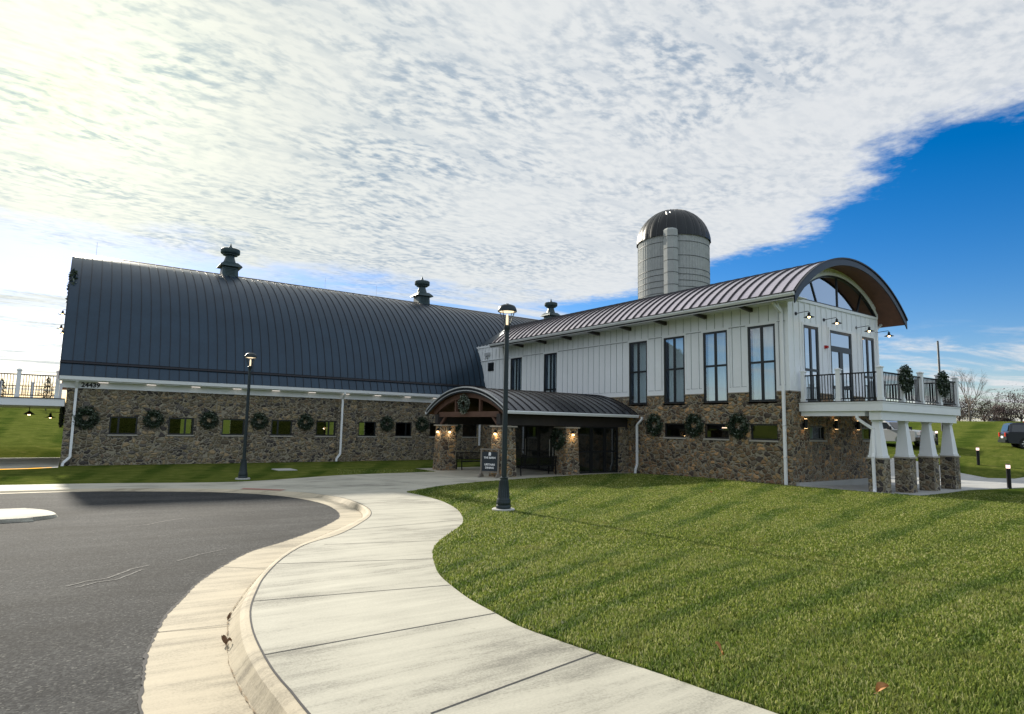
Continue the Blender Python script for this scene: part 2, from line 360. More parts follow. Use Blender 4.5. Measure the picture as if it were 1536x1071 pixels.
# ---------------------------------------------------------------- mesh builder
class MB:
    def __init__(s): s.v = []; s.f = []; s.m = []; s.sm = []
    def add(s, vs, fs, mi=0, sm=False):
        o = len(s.v); s.v += [tuple(p) for p in vs]
        for f in fs: s.f.append(tuple(i+o for i in f)); s.m.append(mi); s.sm.append(sm)
        return s
    def box(s, x0, x1, y0, y1, z0, z1, mi=0):
        if x0 > x1: x0, x1 = x1, x0
        if y0 > y1: y0, y1 = y1, y0
        if z0 > z1: z0, z1 = z1, z0
        v = [(x0,y0,z0),(x1,y0,z0),(x1,y1,z0),(x0,y1,z0),(x0,y0,z1),(x1,y0,z1),(x1,y1,z1),(x0,y1,z1)]
        return s.add(v, [(0,3,2,1),(4,5,6,7),(0,1,5,4),(1,2,6,5),(2,3,7,6),(3,0,4,7)], mi)
    def frustum(s, cx, cy, z0, z1, a0, a1, mi=0, b0=None, b1=None):
        b0 = a0 if b0 is None else b0; b1 = a1 if b1 is None else b1
        v = [(cx-a0,cy-b0,z0),(cx+a0,cy-b0,z0),(cx+a0,cy+b0,z0),(cx-a0,cy+b0,z0),(cx-a1,cy-b1,z1),(cx+a1,cy-b1,z1),(cx+a1,cy+b1,z1),(cx-a1,cy+b1,z1)]
        return s.add(v, [(0,3,2,1),(4,5,6,7),(0,1,5,4),(1,2,6,5),(2,3,7,6),(3,0,4,7)], mi)
    def quad(s, a, b, c, d, mi=0): return s.add([a,b,c,d], [(0,1,2,3)], mi)
    def bar(s, p, q, w, h=None, mi=0, up=(0,0,1)):
        h = w if h is None else h
        p = Vector(p); q = Vector(q); dd = (q-p).normalized(); u = Vector(up)
        if abs(dd.dot(u)) > .98: u = Vector((1,0,0))
        sd = dd.cross(u).normalized(); uu = sd.cross(dd).normalized()
        v = []
        for e in (p, q):
            for a, b in ((-1,-1),(1,-1),(1,1),(-1,1)): v.append(e + sd*a*w/2 + uu*b*h/2)
        return s.add(v, [(3,2,1,0),(4,5,6,7),(0,1,5,4),(1,2,6,5),(2,3,7,6),(3,0,4,7)], mi)
    def tube(s, pts, rad, n=8, mi=0, cap=True):
        pts = [Vector(p) for p in pts]; rad = rad if isinstance(rad, (list, tuple)) else [rad]*len(pts)
        vs = []; prev = None
        for i, p in enumerate(pts):
            dd = (pts[min(i+1, len(pts)-1)] - pts[max(i-1, 0)]).normalized()
            if prev is None:
                a = dd.orthogonal().normalized()
            else:
                a = (prev - dd*prev.dot(dd)).normalized()
            prev = a; b = dd.cross(a)
            for k in range(n):
                t_ = 2*PI*k/n; vs.append(p + (a*math.cos(t_) + b*math.sin(t_))*rad[i])
        fs = []
        for i in range(len(pts)-1):
            for k in range(n):
                fs.append((i*n+k, i*n+(k+1)%n, (i+1)*n+(k+1)%n, (i+1)*n+k))
        if cap: fs.append(tuple(range(n))[::-1]); fs.append(tuple((len(pts)-1)*n+k for k in range(n)))
        return s.add(vs, fs, mi, True)
    def lathe(s, prof, cx=0, cy=0, n=24, mi=0, sm=True, ph=0, cap=True):
        vs = []; fs = []
        for r_, z_ in prof:
            for k in range(n):
                a = 2*PI*k/n+ph; vs.append((cx+r_*math.cos(a), cy+r_*math.sin(a), z_))
        for i in range(len(prof)-1):
            for k in range(n): fs.append((i*n+k, i*n+(k+1)%n, (i+1)*n+(k+1)%n, (i+1)*n+k))
        if cap: fs.append(tuple(range(n))[::-1]); fs.append(tuple((len(prof)-1)*n+k for k in range(n)))
        return s.add(vs, fs, mi, sm)
    def prism(s, prof, axis, a, b, mi=0, caps=True, sm=False):
        """closed 2-D profile extruded along axis 'x' (profile y,z) or 'y' (profile x,z)"""
        n = len(prof)
        mk = (lambda u, w, t_: (t_, u, w)) if axis == 'x' else (lambda u, w, t_: (u, t_, w))
        vs = [mk(u, w, a) for u, w in prof] + [mk(u, w, b) for u, w in prof]
        fs = [(i, (i+1) % n, n+(i+1) % n, n+i) for i in range(n)]
        s.add(vs, fs, mi, sm)
        if caps: s.add(vs, [tuple(range(n))[::-1], tuple(range(n, 2*n))], mi)
        return s
    def build(s, name, mats, parent=None, **tags):
        me = bpy.data.meshes.new(name)
        off = Vector((0,0,0))
        if parent is not None:
            q = parent
            while q is not None: off += q.location; q = q.parent
        me.from_pydata([(x-off.x, y-off.y, z-off.z) for x, y, z in s.v], [], s.f)
        mats = mats if isinstance(mats, (list, tuple)) else [mats]
        for m_ in mats: me.materials.append(MAT[m_] if isinstance(m_, str) else m_)
        me.polygons.foreach_set('material_index', s.m); me.polygons.foreach_set('use_smooth', s.sm)
        me.update()
        if any(s.sm):
            try: me.set_sharp_from_angle(angle=R(38))
            except Exception: pass
        o = bpy.data.objects.new(name, me); COL.objects.link(o)
        if parent is not None: o.parent = parent
        for k, v_ in tags.items(): o[k] = v_
        return o
def thing(name, label, cat, loc=(0,0,0), group=None, rz=0):
    o = bpy.data.objects.new(name, None); COL.objects.link(o); o.location = loc; o.rotation_euler = (0,0,rz)
    o['label'] = label; o['category'] = cat
    if group: o['group'] = group
    o.empty_display_size = .2
    return o
def tag(o, label, cat, group=None):
    o['label'] = label; o['category'] = cat
    if group: o['group'] = group
    return o
def struct(name, mb, mat): return mb.build(name, mat, kind='structure')
def dup(o, loc=None, rz=None, label=None, parent=None, scale=None):
    c = o.copy(); COL.objects.link(c)
    if parent is not None: c.parent = parent; c.matrix_parent_inverse = o.matrix_parent_inverse
    if loc is not None: c.location = loc
    if rz is not None: c.rotation_euler = (0,0,rz)
    if label: c['label'] = label
    if scale: c.scale = (scale,)*3
    for ch in list(o.children): dup(ch, parent=c)
    return c

# ---------------------------------------------------------------- terrain and paving
def hgt(x,y):
    x=np.asarray(x,float); y=np.asarray(y,float)
    pl=np.minimum(.69-.0105*x-.02*y,1.1)
    sp=np.where(pl/.05>30,pl,.05*np.log1p(np.exp(np.minimum(pl/.05,30))))
    h=-.04+sp
    h=h+.15*np.exp(-((x-22)**2/8+(y-18.5)**2/18))
    s=np.clip((x-23.7)/2,0,1); s=s*s*(3-2*s); q=np.clip((34-y)/8,0,1)
    h=h-.17*s*q*np.clip((60-x)/20,0,1)
    r=np.hypot(x,y); az=np.degrees(np.arctan2(y,x))
    R0=np.interp(az,[-60,28,42,80,91,130],[46,46,72,66,46,46])
    t=r-R0
    zr=np.interp(t,[0,8,16,69,200,1500],[0,1.55,1.9,4.4,3.6,0])
    zl=np.interp(t,[0,65,200,1500],[0,3.6,3.,0])
    w=np.clip((az-45)/30,0,1)
    zh=zr*(1-w)+zl*w
    front=np.clip((x+y-0)/20,0,1)
    back=np.clip(r-70,0,150)*.07
    return h+zh*front+back*np.clip((-(x+y)-10)/40,0,1)

def drop(y):
    t=np.clip((np.asarray(y,float)-14)/5,0,1); return .13-.085*t*t*(3-2*t)
def lawnz(x, y):
    return hgt(x, y) + .021*(np.sin(x*.9+1)*np.sin(y*.7)+.5*np.sin(x*.37+y*.5))*np.clip((x-6)/4, 0, 1)*np.clip((22-x)/5, 0, 1)*np.clip((19-y)/3, 0, 1)

def hz(x, y): return float(hgt(x, y))
A=[[0.538,4.792],[0.587,5.269],[0.666,5.981],[0.804,6.623],[0.958,7.228],[1.137,7.703],[1.444,8.533],[1.868,9.406],[2.463,10.396],[3.119,11.068],[3.97,12.066],[4.659,13.028],[5.162,13.912],[5.51,15.078],[5.638,16.439],[5.354,18.017],[4.787,19.413],[3.807,20.646],[2.327,21.63],[1.04,22.21],[-0.112,22.427],[-1.365,22.424]]
B=[[1.152,4.39],[1.164,4.894],[1.206,5.492],[1.363,6.36],[1.497,6.891],[1.795,7.698],[2.18,8.585],[2.813,9.803],[3.509,10.909],[4.52,12.172],[5.236,13.046],[5.717,13.9],[6.054,15.121],[6.163,16.695],[6.083,17.992],[5.677,19.126],[4.983,20.271],[3.941,21.393],[2.406,22.41],[1.072,23.0],[-0.122,23.257],[-1.415,23.168]]
C=[[1.32,3.904],[1.328,4.228],[1.327,4.651],[1.359,5.136],[1.434,5.788],[1.575,6.487],[1.796,7.192],[2.07,7.928],[2.581,8.988],[3.191,9.913],[3.942,10.601],[4.752,11.699],[5.544,13.013],[6.057,14.545],[6.366,16.673],[6.249,17.804],[6.136,18.763],[5.748,19.38],[5.014,20.412],[3.957,21.501],[2.414,22.521],[1.073,23.103],[-0.126,23.287],[-1.421,23.195]]
D=[[8.845,18.062],[8.724,17.712],[8.665,16.724],[8.399,15.064],[7.832,13.312],[7.124,11.79],[6.507,10.779],[5.854,10.015],[5.192,9.272],[4.778,8.717],[4.41,8.09],[4.068,7.385],[3.845,6.839],[3.693,6.283],[3.566,5.709],[3.5,5.155],[3.442,4.676],[3.478,4.207],[3.53,3.759],[3.613,3.226],[3.656,2.781],[3.716,2.337]]
U=[[10.782,19.649],[13.789,21.224],[18.541,22.556],[27.497,26.251]]
K=[[-1.573,25.451],[1.158,25.193],[4.227,24.402],[6.059,24.696],[9.833,26.795],[13.074,27.472],[15.155,27.668]]
I=[[-1.07,17.982],[-0.611,17.905],[-0.225,17.281],[-0.049,16.447],[-0.193,15.778],[-0.507,15.428],[-0.876,15.101]]
PN=[[23.428,13.623],[22.258,11.701],[21.38,9.836],[21.898,9.221],[30.016,10.408],[35.323,10.542],[37.035,10.222]]
PF=[[45.866,19.925],[46.109,18.423],[46.375,16.118],[43.327,13.95],[43.983,13.381],[42.66,11.756]]
J=[[[1.361,5.105],[3.505,5.121]],[[1.669,6.78],[3.703,6.353]],[[2.384,8.565],[4.279,7.846]],[[3.39,9.727],[5.139,9.176]],[[6.12,14.598],[8.258,14.73]],[[1.931,3.503],[3.53,3.759]],[[4.306,11.025],[6.809,11.281]]]
JA=[[[0.804,6.623],[1.425,6.534]],[[1.868,9.406],[2.345,9.002]]]
LP=[[-2.915,45.132],[-0.261,45.153],[-0.165,35.34],[-2.183,34.472]]
TP=[[4.717,18.801],[5.365,19.632],[5.861,18.391],[5.282,17.844]]
UC=[[8.304,31.41],[9.197,31.1]]
MARK=[[0.131,9.132],[0.342,9.328],[0.549,9.374],[0.871,9.884],[1.078,10.02],[1.42,10.146],[1.782,10.534],[2.221,10.88]]
LEAF=[[4.532,2.074],[4.303,3.191],[4.227,3.099],[17.692,13.297],[1.442,6.759],[1.255,5.972],[1.265,5.884]]
LAMP=[[8.554,12.299],[5.643,25.667]]
BOL=[[46.838,15.126],[36.325,10.53],[62.061,23.072]]
B[15:] = [[5.75,18.5],[5.1,19.9],[4.0,21.1],[2.4,22.0],[1.05,22.6],[-.11,22.82],[-1.4,22.82]]
C[16:] = [[6.02,18.95],[5.75,19.4],[5.25,20.1],[4.1,21.35],[2.45,22.22],[1.07,22.8],[-.11,23.02],[-1.42,23.02]]
A = [[.5,-9],[.5,1]] + A + [[-8,22.35],[-45,22.0]]
B = [[1.12,-9],[1.13,1]] + B + [[-8,22.75],[-45,22.4]]
C = [[1.29,-9],[1.30,1]] + C + [[-8,22.95],[-45,22.6]]
D = D + [[3.78,1.0],[3.85,-9]]
U[-1] = [24.10,22.72]; U.insert(-1, [21.5,22.62])
K = [[-45,26.2],[-8,25.9]] + K
def spline(P, k=8):
    P = np.array(P, float); Q = np.vstack([2*P[0]-P[1], P, 2*P[-1]-P[-2]]); o = []
    for i in range(1, len(Q)-2):
        for t_ in np.linspace(0, 1, k, endpoint=False):
            a, b, c, d_ = Q[i-1], Q[i], Q[i+1], Q[i+2]
            o.append(.5*((2*b)+(-a+c)*t_+(2*a-5*b+4*c-d_)*t_*t_+(-a+3*b-3*c+d_)*t_**3))
    o.append(Q[-2]); return np.array(o)
def resample(P, n):
    s_ = np.r_[0, np.cumsum(np.hypot(*np.diff(P, axis=0).T))]; q = np.linspace(0, s_[-1], n)
    return np.c_[np.interp(q, s_, P[:,0]), np.interp(q, s_, P[:,1])]
Ad = resample(spline(A), 420); Bd_ = spline(B); Cd_ = spline(C)
def nearest_on(P, q, lo):
    # monotone nearest-point walk
    best = min(range(lo, min(lo+400, len(P))), key=lambda i: (P[i][0]-q[0])**2+(P[i][1]-q[1])**2); return best
Bf = resample(Bd_, 3000); Cf = resample(Cd_, 3000)
ib = 0; Bd = []; 
for q in Ad:
    ib = nearest_on(Bf, q, ib); Bd.append(Bf[ib])
Bd = np.array(Bd); ic = 0; Cd = []
for q in Bd:
    ic = nearest_on(Cf, q, ic); Cd.append(Cf[ic])
Cd = np.array(Cd)
def zcurb(p, part):
    dr = float(drop(p[1])); h = hz(*p)
    return {'asphalt': h-dr, 'fold': h-dr-.006, 'top': h-.006, 'walk': h+.002}[part]
pan = MB(); kb = MB()
N = len(Ad)
vA = [(p[0], p[1], zcurb(p, 'asphalt')+.004) for p in Ad]; vB = [(p[0], p[1], zcurb(p, 'fold')) for p in Bd]
pan.add([*vA, *[(a[0], a[1], a[2]-.2) for a in vA], *vB], [(i, i+1, 2*N+i+1, 2*N+i) for i in range(N-1)] + [(N+i, N+i+1, i+1, i) for i in range(N-1)], 0, True)
struct('gutter_pan', pan, 'pan')
_g = np.random.default_rng(5)
EDGE_N = N
rows = []
for tt, w in ((0, 0), (.28, .42), (.50, .80), (.72, .96), (1, 1)):
    rows.append([(b[0]+(c[0]-b[0])*tt, b[1]+(c[1]-b[1])*tt, zcurb(b, 'fold')*(1-w)+zcurb(c, 'walk')*w) for b, c in zip(Bd, Cd)])
for r0, r1 in zip(rows[:-1], rows[1:]):
    kb.add([*r0, *r1], [(i, i+1, N+i+1, N+i) for i in range(N-1)], 0, True)
struct('kerb', kb, 'pan')
# polygons -> draped triangulated sheets
def inpoly(poly, pts):
    x, y = pts[:,0], pts[:,1]; c = np.zeros(len(pts), bool); j = len(poly)-1
    for i in range(len(poly)):
        xi, yi = poly[i]; xj, yj = poly[j]
        m_ = ((yi > y) != (yj > y)); 
        with np.errstate(divide='ignore', invalid='ignore'): xx = (xj-xi)*(y-yi)/(yj-yi+1e-12)+xi
        c ^= m_ & (x < xx); j = i
    return c
def drape(poly, zf, spacing, mb, mi=0, holes=()):
    poly = np.array(poly, float); lo = poly.min(0); hi = poly.max(0)
    gx = np.arange(lo[0], hi[0], spacing); gy = np.arange(lo[1], hi[1], spacing)
    g = np.array([(a, b) for a in gx for b in gy]) + 1e-3
    g = g[inpoly(poly, g)] if len(g) else g.reshape(0,2)
    vs = [Vector((float(a), float(b))) for a, b in np.vstack([poly, g])]; n = len(poly)
    ed = [(i, (i+1) % n) for i in range(n)]
    co, _, fa, *_r = delaunay_2d_cdt(vs, ed, [], 0, 1e-5)
    co = np.array([tuple(c) for c in co]); cen = np.array([co[list(f)].mean(0) for f in fa]); k = inpoly(poly, cen)
    z = zf(co[:,0], co[:,1])
    mb.add([(float(a), float(b), float(c)) for (a, b), c in zip(co, z)], [tuple(f) for f, kk in zip(fa, k) if kk], mi, True)
asp = np.vstack([Ad, [(-45,-9)]])
mb = MB(); drape(asp, lambda x, y: hgt(x, y)-drop(y), .9, mb); struct('asphalt_road', mb, 'asphalt')
Dd = spline(D, 6); Ud = spline(U, 3); Kd = spline(K, 6)
porchpoly = [(15.155,27.668), (15.3,30.3), (24.10,30.3), (24.10,22.72)]
walk = np.vstack([Cd, Kd, porchpoly[1:3], Ud[::-1], Dd])
mb = MB(); drape(walk, lambda x, y: hgt(x, y)+.002, .7, mb)
zs = lambda p: hz(*p)
edge = [tuple(p) for p in np.vstack([Kd, porchpoly[1:3], Ud[::-1], Dd])]
mb.add([(x, y, hz(x, y)+.002) for x, y in edge]+[(x, y, hz(x, y)-.15) for x, y in edge], [(i, i+1, len(edge)+i+1, len(edge)+i) for i in range(len(edge)-1)])
struct('sidewalk', mb, 'walk')
# control joints
jm = MB()
def ribbon(mb_, P, w, zf, mi=0):
    P = np.array(P, float); d_ = np.gradient(P, axis=0); d_ /= np.hypot(*d_.T)[:,None]; nn = np.c_[-d_[:,1], d_[:,0]]*w/2
    L = P+nn; Rr = P-nn; n = len(P)
    mb_.add([(x, y, zf(x, y)) for x, y in L]+[(x, y, zf(x, y)) for x, y in Rr], [(i, n+i, n+i+1, i+1) for i in range(n-1)], mi)
for a, b in J:
    ribbon(jm, [(a[0]+(b[0]-a[0])*k, a[1]+(b[1]-a[1])*k) for k in np.linspace(0, 1, 14)], .014, lambda x, y: hz(x, y)+.005)
ribbon(jm, Cd[(Cd[:,1] < 19.5)], .016, lambda x, y: hz(x, y)+.006)
for a, b in JA:
    ribbon(jm, [(a[0]+(b[0]-a[0])*k, a[1]+(b[1]-a[1])*k) for k in np.linspace(0, 1, 8)], .012, lambda x, y: hz(x, y)-float(drop(y))+.006)
for X_, Y0, Y1 in ((10.6,20.0,26.9),(13.6,21.5,27.4)):
    ribbon(jm, [(X_, Y0+(Y1-Y0)*k) for k in np.linspace(0, 1, 10)], .02, lambda x, y: hz(x, y)+.006)
struct('pavement_joints', jm, 'joint')
mk = MB()
def mark(P, w):
    ribbon(mk, resample(np.array(P), 40)+rng.normal(0, .006, (40, 2)), w, lambda x, y: hz(x, y)-float(drop(y))+.004)
mark(MARK[:5], .035); mark([(p[0]+.10, p[1]-.13) for p in MARK[:4]], .03); mark(MARK[5:], .03)
for k in range(1): mark([(p[0]*1.0, p[1]+4.3) for p in MARK[4:]], .04)
struct('pale_road_streaks', mk, pbr('dust_streak', (.10, .10, .096), .9, var=.3, vscale=6))
# red tactile mat flush with the ramp
mb = MB(); drape([(4.55,20.95),(4.75,21.35),(5.75,20.2),(5.5,19.9)], lambda x, y: hgt(x, y)+.008, .4, mb)
tag(mb.build('tactile_mat', 'red'), 'dull red tactile paving mat set in the sidewalk beside the asphalt curve', 'paving mat')
# ragged dark joint between asphalt and gutter, dirt in the fold
dm = MB(); g5 = np.random.default_rng(5)
def ragged(mb_, P, w0_, w1_, zf, sel):
    idx = [i for i in range(len(P)-1) if sel(P[i])]
    P = np.array(P); d_ = np.gradient(P, axis=0); d_ /= np.maximum(np.hypot(*d_.T), 1e-6)[:,None]; nn = np.c_[-d_[:,1], d_[:,0]]
    wl = g5.uniform(w0_, w1_, len(P)); wr = g5.uniform(w0_, w1_, len(P))
    for i in idx:
        q = [P[i]+nn[i]*wl[i], P[i]-nn[i]*wr[i], P[i+1]-nn[i+1]*wr[i+1], P[i+1]+nn[i+1]*wl[i+1]]
        mb_.add([(a, b, zf(a, b)) for a, b in q], [(0,1,2,3)])
Af = resample(Ad, 1600)
ragged(dm, Af, .001, .022, lambda x, y: hz(x, y)-float(drop(y))+.007, lambda p: p[1] > 2 and p[0] > -1)
struct('road_edge_seal', dm, 'joint')
dm = MB(); Bk = Bd+(Ad-Bd)*.02
ragged(dm, resample(Bk, 1600), -.004, .009, lambda x, y: hz(x, y)-float(drop(y))+.0035, lambda p: 2 < p[1] < 18)
struct('gutter_dirt', dm, pbr('gutter_dirt', (.24, .18, .115), .95, var=.3, vscale=9))
# island kerb at the left
I[-3:] = [[-.2,16.15],[-.5,15.98],[-.9,15.85]]
Id = spline([[-6,18.0]]+I+[[-6,15.6]], 6)
mb = MB(); drape(Id, lambda x, y: hgt(x, y)-.035, .5, mb)
n = len(Id); Io = Id + np.c_[np.gradient(Id, axis=0)[:,1], -np.gradient(Id, axis=0)[:,0]]/np.hypot(*np.gradient(Id, axis=0).T)[:,None]*-.07
mb.add([(x, y, hz(x, y)-.035) for x, y in Id]+[(x, y, hz(x, y)-.12) for x, y in Io], [(i, i+1, n+i+1, n+i) for i in range(n-1)], 0, True)
struct('traffic_island', mb, 'walk')
# patio, right path, left path
patio = [(24.25,14.10),(24.1,12.2),(24.35,10.55),(26.2,10.4),(29,10.5),(32,10.75),(34.5,10.35),(36.6,10.0),(41,8.9),(52,5.5),(64,1.5),(64,5),(54,8.6),(47,11.0),(44.2,12.6),(43.3,13.6),(44.2,15.2),(45.8,17.2),(45.9,20.5),(46,24),(40,27),(32.05,27),(32.05,14.10)]
mb = MB(); drape(patio, lambda x, y: hgt(x, y)+.03, .9, mb)
pe = patio[:12]; mb.add([(x, y, hz(x, y)+.03) for x, y in pe]+[(x, y, hz(x, y)-.15) for x, y in pe], [(len(pe)+i, len(pe)+i+1, i+1, i) for i in range(len(pe)-1)])
struct('patio_path', mb, 'slab')
leftpad = [(-.2,36.4),(-.2,45.2),(-12,45.2),(-30,44.0),(-30,33.2),(-12,34.0),(-4,34.6),(-1.2,35.6)]
mb = MB(); drape(leftpad, lambda x, y: hgt(x, y)+.03, .9, mb); struct('terrace_path', mb, 'walk')
# the ground sheet, with holes for the paving
paved = np.vstack([Cd*1.0, Kd, porchpoly[1:3], Ud[::-1], Dd])
def ground():
    pts = [(0.02, .03)]
    r_ = .8
    while r_ < 2500:
        step = .045 if r_ < 80 else .12
        nk = 150 if r_ < 80 else 90
        for k in range(nk):
            a = 2*PI*(k+.5*(len(pts) % 2))/nk; pts.append((r_*math.cos(a), r_*math.sin(a)))
        r_ *= 1+step
    holes = [np.array(h) for h in (paved, asp, patio, leftpad)]
    # outline of kerb+asphalt+walk is one hole: everything inside any of these polygons is dropped
    strip = np.vstack([Ad, Cd[::-1]])
    vs = [Vector(p) for p in pts]; ed = []
    for h in (paved, asp, np.array(patio, float), np.array(leftpad, float)):
        b0 = len(vs); vs += [Vector((float(a), float(b))) for a, b in h]; ed += [(b0+i, b0+(i+1) % len(h)) for i in range(len(h))]
    co, _, fa, *_r = delaunay_2d_cdt(vs, ed, [], 0, 1e-5)
    co = np.array([tuple(c) for c in co]); cen = np.array([co[list(f)].mean(0) for f in fa])
    k = np.ones(len(fa), bool)
    for h in holes+[strip]: k &= ~inpoly(h, cen)
    z = lawnz(co[:,0], co[:,1])
    m_ = MB(); m_.add([(float(a), float(b), float(c)) for (a, b), c in zip(co, z)], [tuple(f) for f, kk in zip(fa, k) if kk], 0, True)
    return struct('lawn_ground', m_, 'turf')
ground()

# ---------------------------------------------------------------- wall helpers
def wallgrid(mb, plane, c, u0, u1, z0, z1, holes, depth, inward, mi=0, rev=True):
    """a wall face in the plane x=c or y=c with rectangular openings and reveals"""
    us = sorted({u0, u1, *[h[0] for h in holes], *[h[1] for h in holes]}); zz = sorted({z0, z1, *[h[2] for h in holes], *[h[3] for h in holes]})
    us = [u for u in us if u0 <= u <= u1]; zz = [z for z in zz if z0 <= z <= z1]
    P = (lambda u, z, k=0: (c+k, u, z)) if plane == 'x' else (lambda u, z, k=0: (u, c+k, z))
    for a, b in zip(us[:-1], us[1:]):
        for e, f in zip(zz[:-1], zz[1:]):
            mu, mz = (a+b)/2, (e+f)/2
            if any(h[0] < mu < h[1] and h[2] < mz < h[3] for h in holes): continue
            mb.quad(P(a, e), P(b, e), P(b, f), P(a, f), mi)
    if rev:
        for a, b, e, f in holes:
            e_, f_ = max(e, z0), min(f, z1); k = depth*inward
            if f_ <= e_: continue
            mb.quad(P(a, e_), P(a, f_), P(a, f_, k), P(a, e_, k), mi); mb.quad(P(b, e_), P(b, f_), P(b, f_, k), P(b, e_, k), mi)
            if f <= z1: mb.quad(P(a, f), P(b, f), P(b, f, k), P(a, f, k), mi)
            if e >= z0: mb.quad(P(a, e), P(b, e), P(b, e, k), P(a, e, k), mi)
def pbox(mb, plane, u0, u1, k0, k1, z0, z1, mi=0):
    if plane == 'x': mb.box(k0, k1, u0, u1, z0, z1, mi)
    else: mb.box(u0, u1, k0, k1, z0, z1, mi)
def window(parent, plane, c, a, b, e, f, inward, vbars=(), hbars=(), fw_=.055, glass='glass', curtain=None, sill=None, name='window', label=None, rec=.06):
    """frame mesh with pane (and curtain) as sub-parts; c is the wall face, inward the direction into the building"""
    if a > b: a, b = b, a
    m_ = MB(); k0 = c+inward*rec; k1 = k0+inward*.07
    pbox(m_, plane, a, a+fw_, k0, k1, e, f); pbox(m_, plane, b-fw_, b, k0, k1, e, f)
    pbox(m_, plane, a+fw_, b-fw_, k0, k1, f-fw_, f); pbox(m_, plane, a+fw_, b-fw_, k0, k1, e, e+fw_)
    for v_ in vbars:
        u = a+(b-a)*v_; pbox(m_, plane, u-fw_*.62, u+fw_*.62, k0+inward*.004, k1-inward*.004, e+fw_, f-fw_)
    for h_ in hbars:
        z = e+(f-e)*h_; pbox(m_, plane, a+fw_, b-fw_, k0+inward*.008, k1-inward*.008, z-fw_*.5, z+fw_*.5)
    fr = m_.build(name, 'dark', parent)
    if label: fr['label'] = label
    g = MB(); kk = k0+inward*.035
    pp_ = [(a+fw_*.5, e+fw_*.5), (b-fw_*.5, e+fw_*.5), (b-fw_*.5, f-fw_*.5), (a+fw_*.5, f-fw_*.5)]; g.add([((kk, u, z) if plane == 'x' else (u, kk, z)) for u, z in pp_], [(0,1,2,3)]); g.build('pane', glass, fr)
    if sill:
        s_ = MB(); pbox(s_, plane, a-.04, b+.04, c-inward*.05, c+inward*.05, e-.075, e-.004); s_.build('sill', sill, fr)
    if curtain:
        q = MB(); kk = k0+inward*.30
        for (p0, p1) in curtain:
            n = max(8, int((p1-p0)*(b-a)/.03)); row0 = []; row1 = []
            for i in range(n+1):
                u = a+(b-a)*(p0+(p1-p0)*i/n); w = kk+inward*(.035*math.sin(i*.9+a*3)+.02*math.sin(i*2.3))
                P = (w, u) if plane == 'x' else (u, w)
                row0.append((*P, e+.02)); row1.append((*P, f-.02))
            q.add(row0+row1, [(i, i+1, n+1+i+1, n+1+i) for i in range(n)], 0, True)
        q.build('curtain', 'curtain', fr)
    return fr
def downspout(parent, x, y, ztop, zbot, dirn=(0,-1), kick=.35, w=.10, side=(0,0)):
    m_ = MB(); dxx, dyy = dirn
    pts = [(x+dxx*.42, y+dyy*.42, ztop), (x+dxx*.42, y+dyy*.42, ztop-.12), (x+dxx*.07, y+dyy*.07, ztop-.42), (x+dxx*.07, y+dyy*.07, zbot+.45), (x+dxx*.07+side[0]*kick, y+dyy*.07+side[1]*kick, zbot+.18), (x+dxx*.07+side[0]*kick*1.1, y+dyy*.07+side[1]*kick*1.1, zbot)]
    for p, q in zip(pts[:-1], pts[1:]): m_.bar(p, q, w, w*.8, up=(dxx+.01, dyy, 0))
    for z in (zbot+1.1, zbot+2.4):
        if z < ztop-.6: m_.box(x+dxx*.07-.065, x+dxx*.07+.065, y+dyy*.07-.055, y+dyy*.07+.055, z, z+.03)
    return m_.build('downspout', 'gutter', parent)
def arc(cx, cz, r_, x0, x1, n):
    """points on the circle from x0 to x1 over the top"""
    a0 = math.acos(max(-1, min(1, (x0-cx)/r_))); a1 = math.acos(max(-1, min(1, (x1-cx)/r_)))
    return [(cx+r_*math.cos(a0+(a1-a0)*i/n), cz+r_*math.sin(a0+(a1-a0)*i/n)) for i in range(n+1)]
def circ3(p, q, r_):
    ax, ay = p; bx, by = q; cx, cy = r_
    d_ = 2*(ax*(by-cy)+bx*(cy-ay)+cx*(ay-by))
    ux = ((ax*ax+ay*ay)*(by-cy)+(bx*bx+by*by)*(cy-ay)+(cx*cx+cy*cy)*(ay-by))/d_
    uy = ((ax*ax+ay*ay)*(cx-bx)+(bx*bx+by*by)*(ax-cx)+(cx*cx+cy*cy)*(bx-ax))/d_
    return ux, uy, math.hypot(ax-ux, ay-uy)

# ================================================================ BARN
BX0, BX1, BY0, BY1, BYC = -.15, 44.0, 37.52, 51.5, 44.5
barn = thing('barn', 'long stone barn with a tall curved dark metal roof and small square windows', 'barn', (BX0, BY0, 0))
BW = [(1.72,2.95),(4.36,5.58),(6.98,8.16),(9.62,10.81),(12.22,13.43),(14.90,16.05),(17.42,18.58),(19.92,21.1),(22.5,23.68)]
PIL = (13.50, 14.72)
holes = [(a, b, 1.51, 2.42) for a, b in BW]
m_ = MB()
wallgrid(m_, 'y', BY0, BX0, 24.12, -.6, 3.78, holes, .14, 1)
m_.box(PIL[0], PIL[1], BY0-.12, BY0+.05, -.6, 3.775)
bh = [(1.35+2.7*k, 2.05+2.7*k, 1.3, 2.55) for k in range(8)]
wallgrid(m_, 'y', BY1, BX0, BX1, -.6, 4.3, bh, .14, -1)
wallgrid(m_, 'x', BX0, BY0, BY1, -.6, 4.3, [], .14, 1)
wallgrid(m_, 'x', BX1, BY0, BY1, -.6, 4.3, [], .14, 1)
wallgrid(m_, 'y', BY0, 32.0, BX1, -.6, 4.3, [], .14, 1)
m_.build('stone_wall', 'stone', barn)
m_ = MB(); m_.box(BX0+.05, BX1-.05, BY0+.3, BY1-.3, .0, .06); m_.box(BX0+.05, BX1-.05, BY0+.3, BY1-.3, 3.4, 3.5)
m_.box(24.3, 24.4, BY0+.2, BY1-.2, .06, 3.4)
